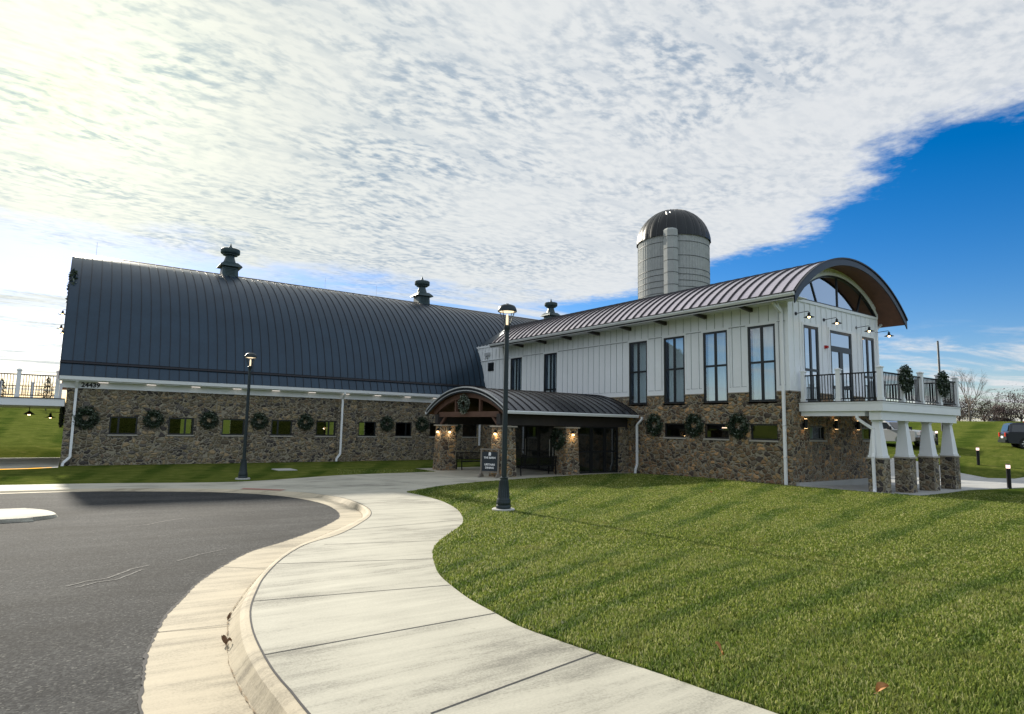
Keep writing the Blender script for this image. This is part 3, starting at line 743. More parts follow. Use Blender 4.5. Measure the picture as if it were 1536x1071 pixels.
m_.build('interior_floor', 'floorin', barn)
wl = ['first barn window from the left corner', None]
for k, (a, b) in enumerate(BW):
    w_ = window(barn, 'y', BY0, a, b, 1.51, 2.42, 1, fw_=.07, vbars=(.32,) if k in (0, 3) else ((.66,) if k in (1, 4, 6) else ()), glass='glass', sill='sill')
for a, b, e, f in bh: pass
# fascia, soffit and gutter
m_ = MB(); m_.box(BX0-.2, 24.08, BY0-.06, BY0+.0, 3.78, 4.12); m_.box(BX0-.35, 24.08, 37.03, BY0-.06, 4.10, 4.16)
m_.box(BX0-.03, BX0+.0, BY0, BY1, 3.78, 4.3)
m_.build('eave_trim', 'trim', barn)
m_ = MB(); m_.prism([(36.93,4.16),(37.03,4.12),(37.03,4.33),(36.90,4.33)], 'x', -.5, 23.9); m_.build('gutter', 'gutter', barn)
for k in range(11):
    m_ = MB(); x = 1.1+k*2.1
    m_.box(x, x+.42, 37.28, 37.34, 4.07, 4.10)
    m_.build('soffit_light', 'cool', barn)
# roof profile: lower flare, then a gothic arch to the ridge
ccx, ccy, rr = circ3((37.30, 5.0), (38.75, 8.3), (44.5, 12.0))
a0 = math.atan2(5.0-ccy, 37.30-ccx); a1 = math.atan2(12.0-ccy, 44.5-ccx)
archp = [(ccx+rr*math.cos(a0+(a1-a0)*i/22), ccy+rr*math.sin(a0+(a1-a0)*i/22)) for i in range(23)]
def barn_y(z): return float(np.interp(z, [p[1] for p in archp], [p[0] for p in archp]))
flare = [(36.94, 4.34), (37.26, 5.06)]
half = flare + [(37.20, 5.06)][:0] + archp
prof_out = half + [(2*BYC-y, z) for y, z in half[::-1][1:]]
prof_in = [(BYC+(y-BYC)*.975, z-.16) for y, z in prof_out]
RX0, RX1 = -.53, 44.4
m_ = MB(); n = len(prof_out)
vs = [(RX0, y, z) for y, z in prof_out]+[(RX1, y, z) for y, z in prof_out]
m_.add(vs, [(i, i+1, n+i+1, n+i) for i in range(1, n-1) if i not in (1, n-3)] , 0, True)
m_.add(vs, [(1, 2, n+2, n+1), (n-3, n-2, 2*n-2, 2*n-3)], 0, False)
m_.add(vs, [(0, 1, n+1, n), (n-2, n-1, 2*n-1, 2*n-2)], 0, False)
vi = [(RX0, y, z) for y, z in prof_in]+[(RX1, y, z) for y, z in prof_in]
m_.add(vi, [(n+i, n+i+1, i+1, i) for i in range(n-1)], 2, True)
for k in (0, 1):
    X_ = (RX0, RX1)[k]
    m_.add([(X_, y, z) for y, z in prof_out]+[(X_, y, z) for y, z in prof_in], [(i, i+1, n+i+1, n+i) for i in range(n-1)], 1)
# seams: a thin standing rib every 0.47 m
ns = 96
for j in range(ns+1):
    x = RX0+.02+(RX1-RX0-.04)*j/ns
    for seg in (half[:2], archp):
        P = [(x, y, z) for y, z in seg]
        vv = []
        for i, (xx, y, z) in enumerate(P):
            a, b = P[max(i-1, 0)], P[min(i+1, len(P)-1)]
            ty, tz = b[1]-a[1], b[2]-a[2]; L = math.hypot(ty, tz); ny, nz = -tz/L, ty/L
            for dxx, h in ((-.010, -.01), (-.010, .038), (.010, .038), (.010, -.01)): vv.append((x+dxx, y+ny*h, z+nz*h))
        q = len(P)
        m_.add(vv, [(4*i+k, 4*i+(k+1) % 4, 4*i+4+(k+1) % 4, 4*i+4+k) for i in range(q-1) for k in range(3)], 1)
# break ledge and ridge cap
m_.prism([(37.15,4.98),(37.34,4.98),(37.34,5.12),(37.18,5.06)], 'x', RX0-.01, 24.05, 1)
m_.prism([(BYC-.2,12.0),(BYC,12.07),(BYC+.2,12.0),(BYC,11.93)], 'x', RX0-.02, RX1+.02, 1)
roof = m_.build('roof', ['roof', 'seam', 'soffit'], barn)
# gable ends
gp = [(y, z) for y, z in prof_in if z > 4.1]
for X_ in (BX0, BX1):
    m_ = MB()
    pts = [(X_, BYC+(y-BYC)*.99, z) for y, z in gp]; ct = (X_, BYC, 4.3)
    m_.add([ct]+pts, [(0, i, i+1) for i in range(1, len(pts))])
    m_.add([(X_, BY0, 4.3), (X_, BY1, 4.3), pts[-1], pts[0]], [(0, 1, 2, 3)]); m_.build('gable_wall', 'siding', barn)

def cupola(x, parent):
    """square skirted base, narrow neck, round drum and a spike"""
    z0 = 11.55
    m1 = MB()
    m1.frustum(x, BYC, z0, 12.62, .52, .46)
    m1.frustum(x, BYC, 12.55, 12.64, .70, .66); m1.frustum(x, BYC, 12.64, 12.86, .66, .44)
    for s_ in (-1, 1):
        for j in range(5):
            z = 12.0+j*.1
            m1.box(x-.30, x+.30, BYC+s_*.50-.03, BYC+s_*.50+.03, z, z+.035)
    c = m1.build('cupola', 'cupola', parent)
    m2 = MB(); m2.lathe([(.42,12.84),(.37,13.0),(.31,13.18),(.28,13.32),(.30,13.38)], x, BYC, 10, sm=False); m2.build('neck', 'cupola', c)
    m3 = MB(); m3.lathe([(.30,13.36),(.46,13.40),(.47,13.45),(.58,13.50),(.61,13.55),(.61,13.78),(.57,13.82),(.30,13.86),(.12,13.92),(.10,13.98),(.075,14.02),(.0,14.28)], x, BYC, 20, cap=False); m3.build('drum', 'cupola', c)
    return c
for x in (8.05, 22.5, 35.9): cupola(x, roof)
# lightning rods
for x in (.6, 14.6, 18.6):
    m_ = MB(); m_.tube([(x, BYC, 12.0), (x, BYC, 12.9)], .009, 5); m_.build('lightning_rod', 'steel', roof)
downspout(barn, .22, BY0, 4.2, hz(.2, 37)-.02, (0, -1), .25, .11, (-1, -.3))
downspout(barn, 13.72, BY0-.12, 4.2, hz(13.7, 37)+.02, (0, -1), .22, .11, (-1, -.2))
downspout(barn, 23.85, BY0, 4.2, .9, (0, -1), .0, .11)
# house number
def text_mesh(name, body, size, loc, rot, mat, parent, ext=.008, align='LEFT', bold=0.0):
    cu = bpy.data.curves.new(name, 'FONT'); cu.body = body; cu.size = size; cu.extrude = ext; cu.align_x = align; cu.offset = bold; cu.resolution_u = 3
    tmp = bpy.data.objects.new(name, cu); COL.objects.link(tmp)
    bpy.context.view_layer.update()
    me = bpy.data.meshes.new_from_object(tmp.evaluated_get(bpy.context.evaluated_depsgraph_get()))
    bpy.data.objects.remove(tmp); me.name = name
    me.materials.clear(); me.materials.append(MAT[mat])
    o = bpy.data.objects.new(name, me); COL.objects.link(o); o.parent = parent
    off = Vector((0,0,0)); q = parent
    while q is not None: off += q.location; q = q.parent
    o.location = Vector(loc)-off; o.rotation_euler = rot
    return o
text_mesh('house_number', '24439', .315, (.40, BY0-.075, 3.84), (PI/2, 0, 0), 'black', barn, .012, bold=.010)

# gooseneck wall lamp built pointing to -Y from its rose at the origin
def gooseneck(parent, x, y, z, ang=0, s=1.0, lit=True, out=.55):
    ca, sa = math.cos(ang), math.sin(ang)
    T = lambda a, b, c: (x+(a*ca-b*sa)*s, y+(a*sa+b*ca)*s, z+c*s)
    m1 = MB(); m1.tube([T(0,.0,0), T(0,-.03,0)], .075*s, 14); m1.tube([T(0,-.03,0), T(0,-out*.5,.02), T(0,-out*.93,.03), T(0,-out,.0), T(0,-out,-.06)], .014*s, 6)
    ar = m1.build('gooseneck_lamp', 'black', parent)
    m2 = MB(); cx, cy, cz = T(0,-out,0); prof = [(.035,-.03),(.05,-.05),(.055,-.14),(.075,-.17),(.205,-.225),(.21,-.235),(.06,-.20)]
    m2.lathe([(r_*s, cz+q*s) for r_, q in prof], cx, cy, 18, cap=False); m2.build('lamp_shade', 'black', ar)
    m3 = MB(); m3.lathe([(.01,cz-.27*s),(.045*s,cz-.25*s),(.05*s,cz-.19*s),(.03*s,cz-.13*s)], cx, cy, 10); m3.build('bulb', 'warm' if lit else 'trim', ar)
    return ar
for z, y in ((8.15, 41.6), (7.35, 41.6), (7.75, 47.4)): gooseneck(barn, BX0-.0, y, z, -PI/2, 1.0, True, .55)
gooseneck(barn, BX0, 40.2, 2.55, -PI/2, 1.1)

# ================================================================ EVENT HALL WING
XW, XE, YG, YB_ = 24.12, 32.02, 14.17, 38.6
ZS, ZT = 3.95, 7.86
hall = thing('hall_wing', 'two storey hall with white board siding over brown fieldstone and a low arched metal roof', 'building', (XW, YG, 0))
UW = [(14.79,16.11),(17.15,18.48),(19.56,20.87),(21.97,23.25),(29.28,30.57),(32.9,34.2)]
uw_h = [(a, b, 3.55, 6.86) for a, b in UW[:4]] + [(UW[4][0], UW[4][1], 3.55, 6.86), (UW[5][0], UW[5][1], 3.55, 6.86)]
LW = [(14.78,16.06),(17.15,18.45),(19.54,20.84)]
lw_h = [(a, b, 1.92, 2.60) for a, b in LW]
GWx = [(25.31,26.52),(27.49,29.43),(30.42,31.61)]
g_h = [(a, b, 3.56, 6.87) for a, b in GWx]
gl_h = [(25.50,26.75,1.97,2.55),(30.0,31.2,1.97,2.55)]
m_ = MB()
wallgrid(m_, 'x', XW, YG, YB_, -.6, ZS, uw_h+lw_h, .16, 1)
wallgrid(m_, 'y', YG, XW, XE, -.6, ZS, g_h+gl_h, .16, 1)
wallgrid(m_, 'x', XE, YG, YB_, -.6, ZS, [], .16, -1)
# ledge on top of the stone
def ledge(u0, u1, plane, c, out_, holes_):
    segs = [u0]
    for h in sorted(holes_):
        if u0 < h[0] < u1: segs += [h[0], h[1]]
    segs.append(u1)
    for a, b in zip(segs[::2], segs[1::2]): pbox(m_, plane, a, b, c-out_*.0, c+.07, ZS-.002, ZS+.035, 1)
for a, b in [(14.17,14.79),(16.11,17.15),(18.48,19.56),(20.87,21.97),(23.25,29.28),(30.57,32.9),(34.2,YB_)]: m_.box(XW-.025, XW+.06, a, b, ZS, ZS+.04, 1)
for a, b in [(XW-.025,25.31),(26.52,27.49),(29.43,30.42),(31.61,XE)]: m_.box(a, b, YG-.025, YG+.06, ZS, ZS+.04, 1)
m_.build('stone_wall', ['stone_warm', 'cap'], hall)
XS, YS = XW+.05, YG+.05
m_ = MB()
wallgrid(m_, 'x', XS, YS, 36.2, ZS, ZT, uw_h, .12, 1)
# the part that meets the barn roof
m_.quad((XS,36.2,ZS),(XS,38.6,ZS),(XS,38.6,8.04),(XS,36.2,8.04))
wallgrid(m_, 'y', YS, XS, XE, ZS, 7.95, g_h, .12, 1)
wallgrid(m_, 'x', XE, YS, YB_, ZS, ZT, [], .12, -1)
bat = .038
def hit(hs, u, w=.05): return [h for h in hs if h[0]-.09 < u < h[1]+.09]
y = YS+.45
ys_ = []
k = 0
while y < 38.4:
    z0, z1 = ZS+.26, (ZT if y < 36 else 8.1)
    hh = hit(uw_h, y)
    if hh: m_.box(XS-bat, XS, y-.028, y+.028, 6.98, z1)
    else: m_.box(XS-bat, XS, y-.028, y+.028, z0, z1)
    m_.box(XS-.006, XS+.001, y-.044, y-.030, 6.98 if hh else z0, z1, 1); m_.box(XS-.006, XS+.001, y+.030, y+.044, 6.98 if hh else z0, z1, 1)  # thin dark strips painted as the shadow lines either side of the batten
    y += .455
x = XS+.42
while x < XE-.2:
    hh = hit(g_h, x)
    if hh: m_.box(x-.025, x+.025, YS-bat, YS, 7.0, 7.83)
    else: m_.box(x-.025, x+.025, YS-bat, YS, ZS+.26, 7.83)
    m_.box(x+.027, x+.041, YS-.006, YS+.001, 7.0 if hh else ZS+.27, 7.83, 1)  # painted shadow line on one side of the gable batten
    x += .45
tb = .03
for a, b in [(YS,14.79),(16.11,17.15),(18.48,19.56),(20.87,21.97),(23.25,29.28),(30.57,32.9),(34.2,38.5)]:
    m_.box(XS-tb, XS, a+.09, b-.09, ZS+.04, ZS+.27)                # base board
    m_.box(XS-bat-.004, XS, a+.09, b-.09, 6.93, 6.975)              # thin belt line
    m_.box(XS-bat-.002, XS, a+.09, b-.09, 6.905, 6.928, 1); m_.box(XS-.036, XS, a+.09, b-.09, ZS+.272, ZS+.285, 1)  # dark strips drawn as shadow lines along the belt and base board
for a, b in UW:                                                   # flat casings
    m_.box(XS-.035, XS, a-.09, a, ZS+.04, 6.98); m_.box(XS-.035, XS, b, b+.09, ZS+.04, 6.98); m_.box(XS-.035, XS, a, b, 6.86, 6.98)
for a, b in GWx:
    m_.box(a-.09, a, YS-.035, YS, ZS+.04, 6.99); m_.box(b, b+.09, YS-.035, YS, ZS+.04, 6.99); m_.box(a, b, YS-.035, YS, 6.87, 6.99)
for a, b in [(XS,25.22),(26.61,27.40),(29.52,30.33),(31.70,XE)]: m_.box(a, b, YS-tb, YS, ZS+.04, ZS+.27)
m_.box(XS-.04, XS+.14, YS-.04, YS+.0, ZS+.04, 7.83); m_.box(XS-.04, XS+.0, YS+.001, YS+.15, ZS+.04, 7.86)   # corner boards
m_.box(XE-.14, XE+.03, YS-.04, YS, ZS+.04, 7.83)
m_.box(XS-.06, XE+.02, YS-.06, YS, 7.84, 7.96)                    # belt under the arched window
m_.box(XS-.05, XS, 35.25, 38.6, 7.90, 8.04)
m_.build('siding', ['siding', 'batten_shade'], hall)
m_ = MB(); m_.box(XW+.5, XE-.1, YG+.3, YB_, 3.42, 3.5); m_.box(XW+.2, XE-.1, YG+.2, YB_, .0, .06)
m_.box(XW+3.2, XW+3.3, YG+2.5, YB_-.5, .06, 7.7); m_.box(XW+.3, XE-.1, YG+.3, YB_, 7.78, 7.82)
m_.build('interior_floor', 'inside', hall)
for k, (a, b) in enumerate(UW):
    far = k > 3
    cu = [(.03, .97)] if k < 4 else [(.03, .42), (.6, .97)]
    if k in (0,): cu = [(.02, .98)]
    if k == 3: cu = [(.02,.98)]
    window(hall, 'x', XS, a, b, 3.55, 6.86, 1, vbars=(.5,), hbars=(.515 if not far else .32,), fw_=.095, glass='glass_hi', curtain=cu, sill='sill', rec=-.01)
for a, b in LW: window(hall, 'x', XW, a, b, 1.92, 2.60, 1, fw_=.06, glass='glass_dk', sill='sill')
m_ = MB(); y0 = 17.35
m_.box(XW+.9, XW+.93, 17.2, 17.62, 2.40, 2.44); m_.box(XW+.9, XW+.93, 17.74, 18.15, 2.40, 2.44); m_.box(XW+.9, XW+.93, 17.58, 17.62, 2.02, 2.40); m_.box(XW+.9, XW+.93, 17.74, 17.78, 2.02, 2.40)
m_.build('light_strip', 'led', hall)
window(hall, 'y', YS, GWx[0][0], GWx[0][1], 3.56, 6.87, 1, vbars=(.5,), hbars=(.42,), fw_=.11, glass='glass_gb', curtain=[(.03, .97)], rec=-.01)
window(hall, 'y', YS, GWx[2][0], GWx[2][1], 3.56, 6.87, 1, vbars=(.5,), hbars=(.42,), fw_=.11, glass='glass_gb', curtain=[(.03, .97)], rec=-.01)
window(hall, 'y', YS, GWx[1][0], GWx[1][1], 6.06, 6.87, 1, fw_=.11, glass='glass_gb', name='transom_window', rec=-.01)
for a, b in ((27.49, 28.46), (28.46, 29.43)):
    dr = window(hall, 'y', YS, a, b, 3.56, 6.06, 1, hbars=(.30,), fw_=.14, glass='glass_gb', curtain=[(.05, .95)], name='balcony_door', rec=-.01)
    hm = MB(); hx = b-.17 if a < 28 else a+.17; hm.tube([(hx, YS-.05, 4.4), (hx, YS-.05, 4.9)], .014, 6); hm.build('handle', 'steel', dr)
for a, b, e, f in gl_h: window(hall, 'y', YG, a, b, e, f, 1, fw_=.06, glass='glass', sill='sill', vbars=(.78,), curtain=[(.05, .75)])
# small square window and box near the barn
m_ = MB(); m_.box(XS-.055, XS+.0, 36.28, 36.97, 6.17, 6.76); [m_.box(XS-.065, XS-.054, 36.30, 36.95, 6.2+.09*q_, 6.24+.09*q_) for q_ in range(6)]; v_ = m_.build('wall_vent', 'dark', hall)
m_ = MB(); m_.box(XS-.12, XS, 36.75, 37.35, 7.28, 7.50); m_.box(XS-.16, XS-.02, 36.95, 37.15, 7.12, 7.2); m_.build('flood_light', 'greybox', hall)
m_ = MB(); m_.box(27.02, 27.14, YS-.09, YS-.0, 5.98, 6.12); m_.lathe([(.05,6.0),(.05,6.1)], 27.08, YS-.11, 10); m_.build('alarm', 'redlens', hall)
# paper note in the far upper window
m_ = MB(); m_.box(XS+.045, XS+.048, 30.12, 30.38, 4.33, 4.62); m_.build('note', 'signtext', hall)

# arched roof
RCX = 28.07; RL, RRt = 23.12, 33.02; ZE = 7.80
hc = (RRt-RL)/2; sag = 2.12; RR_ = (hc*hc+sag*sag)/(2*sag); RCZ = ZE+sag-RR_
NA = 30
arc_o = arc(RCX, RCZ, RR_, RL, RRt, NA); arc_i = arc(RCX, RCZ, RR_-.17, RL+.03, RRt-.03, NA)
YF = 13.30
m_ = MB()
def archshell(mb, xl, y0, y1, capend=True):
    ao = arc(RCX, RCZ, RR_, xl, RRt, NA); ai = arc(RCX, RCZ, RR_-.17, xl+.03, RRt-.03, NA); n = NA+1
    vo = [(x, y0, z) for x, z in ao]+[(x, y1, z) for x, z in ao]; mb.add(vo, [(i, i+1, n+i+1, n+i) for i in range(NA)], 0, True)
    vi = [(x, y0, z) for x, z in ai]+[(x, y1, z) for x, z in ai]; mb.add(vi, [(n+i, n+i+1, i+1, i) for i in range(NA)], 2, True)
    for y in (y0, y1):
        mb.add([(x, y, z) for x, z in ao]+[(x, y, z) for x, z in ai], [(i, i+1, n+i+1, n+i) for i in range(NA)], 1)
    for k in (0, NA): mb.add([(ao[k][0], y0, ao[k][1]), (ao[k][0], y1, ao[k][1]), (ai[k][0], y1, ai[k][1]), (ai[k][0], y0, ai[k][1])], [(0,1,2,3)], 1)
YEAVE = 35.2
archshell(m_, RL, YF, YEAVE)
def xval(y): return XS + max(0, min(1, (y-YEAVE)/4.2))*3.4
ny = 10; prev = None
for i in range(ny):
    ya, yb = YEAVE+(41.5-YEAVE)*i/ny, YEAVE+(41.5-YEAVE)*(i+1)/ny
    pa = arc(RCX, RCZ, RR_, xval(ya), RRt, NA); pb = arc(RCX, RCZ, RR_, xval(yb), RRt, NA)
    m_.add([(x, ya, z) for x, z in pa]+[(x, yb, z) for x, z in pb], [(k, k+1, NA+1+k+1, NA+1+k) for k in range(NA)], 0, True)
    m_.add([(XS-.03, ya, 8.06), (XS-.03, yb, 8.06), (pb[0][0], yb, pb[0][1]), (pa[0][0], ya, pa[0][1])], [(0,1,2,3)], 3)
def seams_on(mb, arcf, ylist, h=.052, mi=1, w=.019):
    for y in ylist:
        ao = arcf(y); vv = []
        for x, z in ao:
            nx, nz = (x-RCX)/RR_, (z-RCZ)/RR_
            for dy_, hh in ((-w, -.01), (-w, h), (w, h), (w, -.01)): vv.append((x+nx*hh, y+dy_, z+nz*hh))
        mb.add(vv, [(4*i+k, 4*i+(k+1) % 4, 4*i+4+(k+1) % 4, 4*i+4+k) for i in range(len(ao)-1) for k in range(3)], mi)
seams_on(m_, lambda y: arc_o if y < YEAVE else arc(RCX, RCZ, RR_, xval(y), RRt, NA), [YF+.05+.515*k for k in range(53)])
# dark drip edge along the eave and a bright verge strip along the front arch
m_.prism([(RL-.02, ZE-.05), (RL+.10, ZE+.05), (RL+.12, ZE+.02), (RL+.05, ZE-.16), (RL-.02, ZE-.16)], 'y', YF, YEAVE, 1)
roof_h = m_.build('roof', ['roof2', 'seam', 'soffit', 'roof'], hall)
def arcband(mb, r0, r1, xl0, xr0, ya, yb, mi=0, n=36, cx=RCX, cz=RCZ):
    ao = arc(cx, cz, r1, xl0, xr0, n); ai = arc(cx, cz, r0, max(xl0, cx-r0*.9999), min(xr0, cx+r0*.9999), n)
    q = n+1
    for y in (ya, yb): mb.add([(x, y, z) for x, z in ao]+[(x, y, z) for x, z in ai], [(i, i+1, q+i+1, q+i) for i in range(n)], mi)
    for a_ in (ao, ai): mb.add([(x, ya, z) for x, z in a_]+[(x, yb, z) for x, z in a_], [(i, i+1, q+i+1, q+i) for i in range(n)], mi, True)
m_ = MB(); arcband(m_, RR_-.27, RR_+.05, RL-.02, RRt+.02, YF-.045, YF+.0, 0); arcband(m_, RR_+.0, RR_+.06, RL-.02, RRt+.02, YF-.09, YF-.05, 1); m_.build('arched_fascia', ['fascia', 'seam'], roof_h)
# lunette wall: fills between the belt and the roof underside, with the fan window opening
FX0, FX1, FZ0, FZT = 24.72, 32.0, 7.97, 9.42
fcx, fcz, fr_ = circ3((FX0-.0, FZ0), ((FX0+FX1)/2, FZT), (FX1, FZ0)); NF = 40
def lun(x): return fcz+math.sqrt(max(fr_*fr_-(x-fcx)**2, 0))
def roofz(x): return RCZ+math.sqrt(max((RR_-.17)**2-(x-RCX)**2, 0))
m_ = MB(); xs_ = [XS+.0+(XE-XS)*i/60 for i in range(61)]
def low(x): return max(7.95, lun(x)) if FX0 < x < FX1 else 7.95
m_.add([(x, YS, low(x)) for x in xs_]+[(x, YS, max(roofz(x)-.0, low(x))) for x in xs_], [(i, i+1, 61+i+1, 61+i) for i in range(60)])
for x in [XS+.42+.45*k for k in range(17)]:
    if roofz(x)-low(x) > .12: m_.box(x-.025, x+.025, YS-.02, YS, low(x)+.0, roofz(x)-.02)
# far gable at barn end and ceilings are hidden; white moulding bands round the lunette
arcband(m_, fr_+.015, fr_+.15, FX0-.08, FX1+.08, YS-.055, YS-.002, 0, cx=fcx, cz=fcz)
m_.build('gable_wall', 'siding', hall)
m_ = MB(); arcband(m_, fr_-.07, fr_+.015, FX0, FX1, YS-.02, YS+.08, 0, cx=fcx, cz=fcz); m_.box(FX0+.02, FX1-.02, YS-.02, YS+.08, FZ0-.01, FZ0+.05)
for xb, xt in ((26.55, 26.12), (28.36, 28.36), (30.17, 30.60)):
    m_.bar((xb, YS+.03, FZ0+.03), (xt, YS+.03, lun(xt)-.02), .06, .07)
fanw = m_.build('fan_window', 'dark', hall)
m_ = MB(); pts = arc(fcx, fcz, fr_-.03, FX0+.05, FX1-.05, NF); m_.add([((FX0+FX1)/2, YS+.04, FZ0)]+[(x, YS+.04, z) for x, z in pts], [(0, i, i+1) for i in range(1, NF+1)]); m_.build('pane', 'glass_gb', fanw)
# soffit under the front overhang
m_ = MB(); n = NA+1
m_ = MB(); m_.prism([(RL-.13,7.845),(RL+.06,7.845),(RL+.10,7.90),(RL+.02,7.90),(RL-.13,7.875)], 'y', YF-.02, YEAVE); m_.build('drip_edge', 'seam', roof_h)
m_ = MB(); m_.prism([(RL-.04,7.70),(RL+.02,7.70),(RL+.03,7.84),(RL-.10,7.84),(RL-.10,7.78)], 'y', YF-.03, YEAVE); m_.build('gutter', 'gutter', hall)
m_ = MB(); m_.box(RL+.03, XS-.0, YF+.05, YEAVE, 7.69, 7.72); m_.box(RL+.02, RL+.05, YF, YEAVE, 7.60, 7.72); m_.build('soffit', 'trim', hall)
for k in range(9):
    y = 15.9+k*2.42
    if y > 35: break
    m_ = MB(); m_.prism([(RL+.12,7.685),(XS-.0,7.685),(XS-.0,7.50),(RL+.5,7.56),(RL+.12,7.62)], 'y', y-.07, y+.07); m_.build('rafter_tail', 'darkwood', hall)
downspout(hall, XW-.02, YG+.25, 7.72, hz(24, 14.3)-.0, (-1, 0), .0, .11)
m_ = MB(); m_.bar((RL+.1, YG+.25, 7.70), (XW-.09, YG+.25, 7.25), .10, .08); m_.build('downspout', 'gutter', hall)
m_ = MB(); m_.bar((32.75, YS+.1, 7.7), (XE+.06, YS+.1, 7.3), .09, .08); m_.bar((XE+.06, YS+.1, 7.3), (XE+.06, YS+.1, .2), .09, .08); m_.build('downspout', 'gutter', hall)
for x, z in ((24.79, 7.28), (27.05, 7.27), (29.98, 7.23), (32.08, 7.20)):
    gooseneck(hall, min(x, 31.95), YS-.0, z, 0, 1.0, True, .58)
# up/down sconces under the balcony
for k, x in enumerate((24.98, 27.45, 29.4)):
    m1 = MB(); m1.lathe([(.075,2.45),(.075,2.83)], x, YG-.13, 14); m1.box(x-.03, x+.03, YG-.08, YG-.0, 2.56, 2.66); so_ = m1.build('wall_sconce', 'black', hall)
    m2 = MB(); m2.lathe([(.06,2.838),(.06,2.842)], x, YG-.13, 12); m2.lathe([(.06,2.438),(.06,2.442)], x, YG-.13, 12); m2.build('lens', 'warm', so_)
# thin concrete kerb along the foot of the gable
m_ = MB(); m_.box(24.35, XE, YG-.16, YG-.0, -.2, .24); m_.build('plinth', 'slab', hall)

# ================================================================ BALCONY
bal = thing('balcony', 'white timber balcony with black railings on four tapered stone and timber columns', 'balcony', (28.3, 12.5, 0))
DX0, DX1, DY, DZ0, DZ1 = 24.69, 31.98, 10.885, 3.138, 3.527
m_ = MB(); m_.box(DX0, DX1, DY, YG-.03, DZ0, DZ1-.09, 0); m_.box(DX0-.02, DX1+.02, DY-.02, YG-.03, DZ1-.085, DZ1-.03, 0); m_.box(DX0-.035, DX1+.035, DY-.035, YG-.03, DZ1-.028, DZ1, 1)
m_.build('deck', ['trim', 'darkwood'], bal)
m_ = MB(); m_.box(DX0+.12, DX1-.15, DY+.12, DY+.55, 2.80, DZ0-.002); m_.box(DX0+.1, DX0+.5, DY+.7, YG-.05, 2.95, DZ0-.003)
m_.build('beam', 'trim', bal)
CX4 = [25.12, 27.32, 29.50, 31.66]; CYc = 11.30
for x in CX4:
    m1 = MB(); h0 = hz(x, CYc)
    m1.frustum(x, CYc, h0-.2, 1.33, .285, .28, 0); m1.frustum(x, CYc, 1.332, 1.385, .32, .32, 1)
    c_ = m1.build('column', ['stone', 'cap'], bal)
    m2 = MB(); m2.frustum(x, CYc, 1.388, 1.47, .27, .27); m2.frustum(x, CYc, 1.472, 2.72, .245, .125); m2.frustum(x, CYc, 2.722, 2.798, .15, .15)
    m2.build('shaft', 'trim', c_)
RH = 1.08
PX = [24.80, 26.55, 28.30, 30.05, 31.84]; py_ = DY+.09
PS = [12.53, 13.98]
posts = [(x, py_) for x in PX]+[(24.80, y) for y in PS]+[(31.84, 12.5), (31.84, 13.98)]
for x, y in posts:
    m1 = MB(); m1.frustum(x, y, DZ1+.002, DZ1+.14, .10, .10); m1.frustum(x, y, DZ1+.14, DZ1+1.24, .082, .082); m1.frustum(x, y, DZ1+1.24, DZ1+1.28, .11, .11); m1.frustum(x, y, DZ1+1.282, DZ1+1.32, .10, .03)
    m1.build('post', 'trim', bal)
def railing(parent, p, q, z, name='railing', n=None):
    m1 = MB(); P = Vector((p[0], p[1], 0)); Q = Vector((q[0], q[1], 0)); L = (Q-P).length
    m1.bar((*p, z+RH), (*q, z+RH), .065, .05); m1.bar((*p, z+.10), (*q, z+.10), .045, .045)
    n = n or int(L/.115)
    for i in range(1, n):
        s_ = P.lerp(Q, i/n); m1.bar((s_.x, s_.y, z+.10), (s_.x, s_.y, z+RH), .025)
    return m1.build(name, 'black', parent)
for a, b in zip(PX[:-1], PX[1:]): railing(bal, (a+.085, py_), (b-.085, py_), DZ1)
for a, b in ((py_+.085, 12.53-.085), (12.53+.085, 13.98-.085)):
    railing(bal, (24.80, a), (24.80, b), DZ1); railing(bal, (31.84, a), (31.84, b), DZ1)
m_ = MB(); x = CX4[0]-.30; y = CYc-.42
x = CX4[0]-.285-.06; y = CYc+.02
pp = [(x+.02, y+.55, 2.98), (x+.02, y+.55, 2.86), (x+.06, y+.30, 2.66), (x+.17, y+.04, 2.45), (x+.14, y+.04, 2.2), (x+.03, y, 1.55), (x-.04, y, 1.40), (x-.02, y, .22), (x-.12, y-.03, .10)]
for a, b in zip(pp[:-1], pp[1:]): m_.bar(a, b, .095, .08, up=(1, 0, .01))
m_.build('downspout', 'gutter', bal)
for x, y in ((27.6, 12.9), (30.9, 12.2)):
    m_ = MB(); m_.lathe([(.10,3.134),(.10,3.06),(.085,3.05)], x, y, 14, mi=0); m_.lathe([(.07,3.046),(.07,3.03)], x, y, 12, mi=1); m_.build('ceiling_light', ['black', 'cool'], bal)

# ================================================================ ENTRANCE PORCH
porch = thing('entrance_porch', 'low arched entrance porch with brown timber truss on tapered stone columns', 'porch', (20.0, 26.4, 0))
PY0, PY1, PXF = 22.58, 30.22, 15.85; PCY = (PY0+PY1)/2; PZE = 3.02; psag = 1.13; phc = (PY1-PY0)/2
PR = (phc*phc+psag*psag)/(2*psag); PCZ = PZE+psag-PR
def parc(r_, n=28, y0=None, y1=None):
    y0 = PY0 if y0 is None else y0; y1 = PY1 if y1 is None else y1
    b = math.asin(min(1, (PCY-y0)/r_)); e = math.asin(min(1, (y1-PCY)/r_))
    return [(PCY+r_*math.sin(-b+(b+e)*i/n), PCZ+r_*math.cos(-b+(b+e)*i/n)) for i in range(n+1)]
m_ = MB(); ao = parc(PR); ai = parc(PR-.14, y0=PY0+.02, y1=PY1-.02); q = len(ao)
m_.add([(PXF, y, z) for y, z in ao]+[(XW-.0, y, z) for y, z in ao], [(i, i+1, q+i+1, q+i) for i in range(q-1)], 0, True)
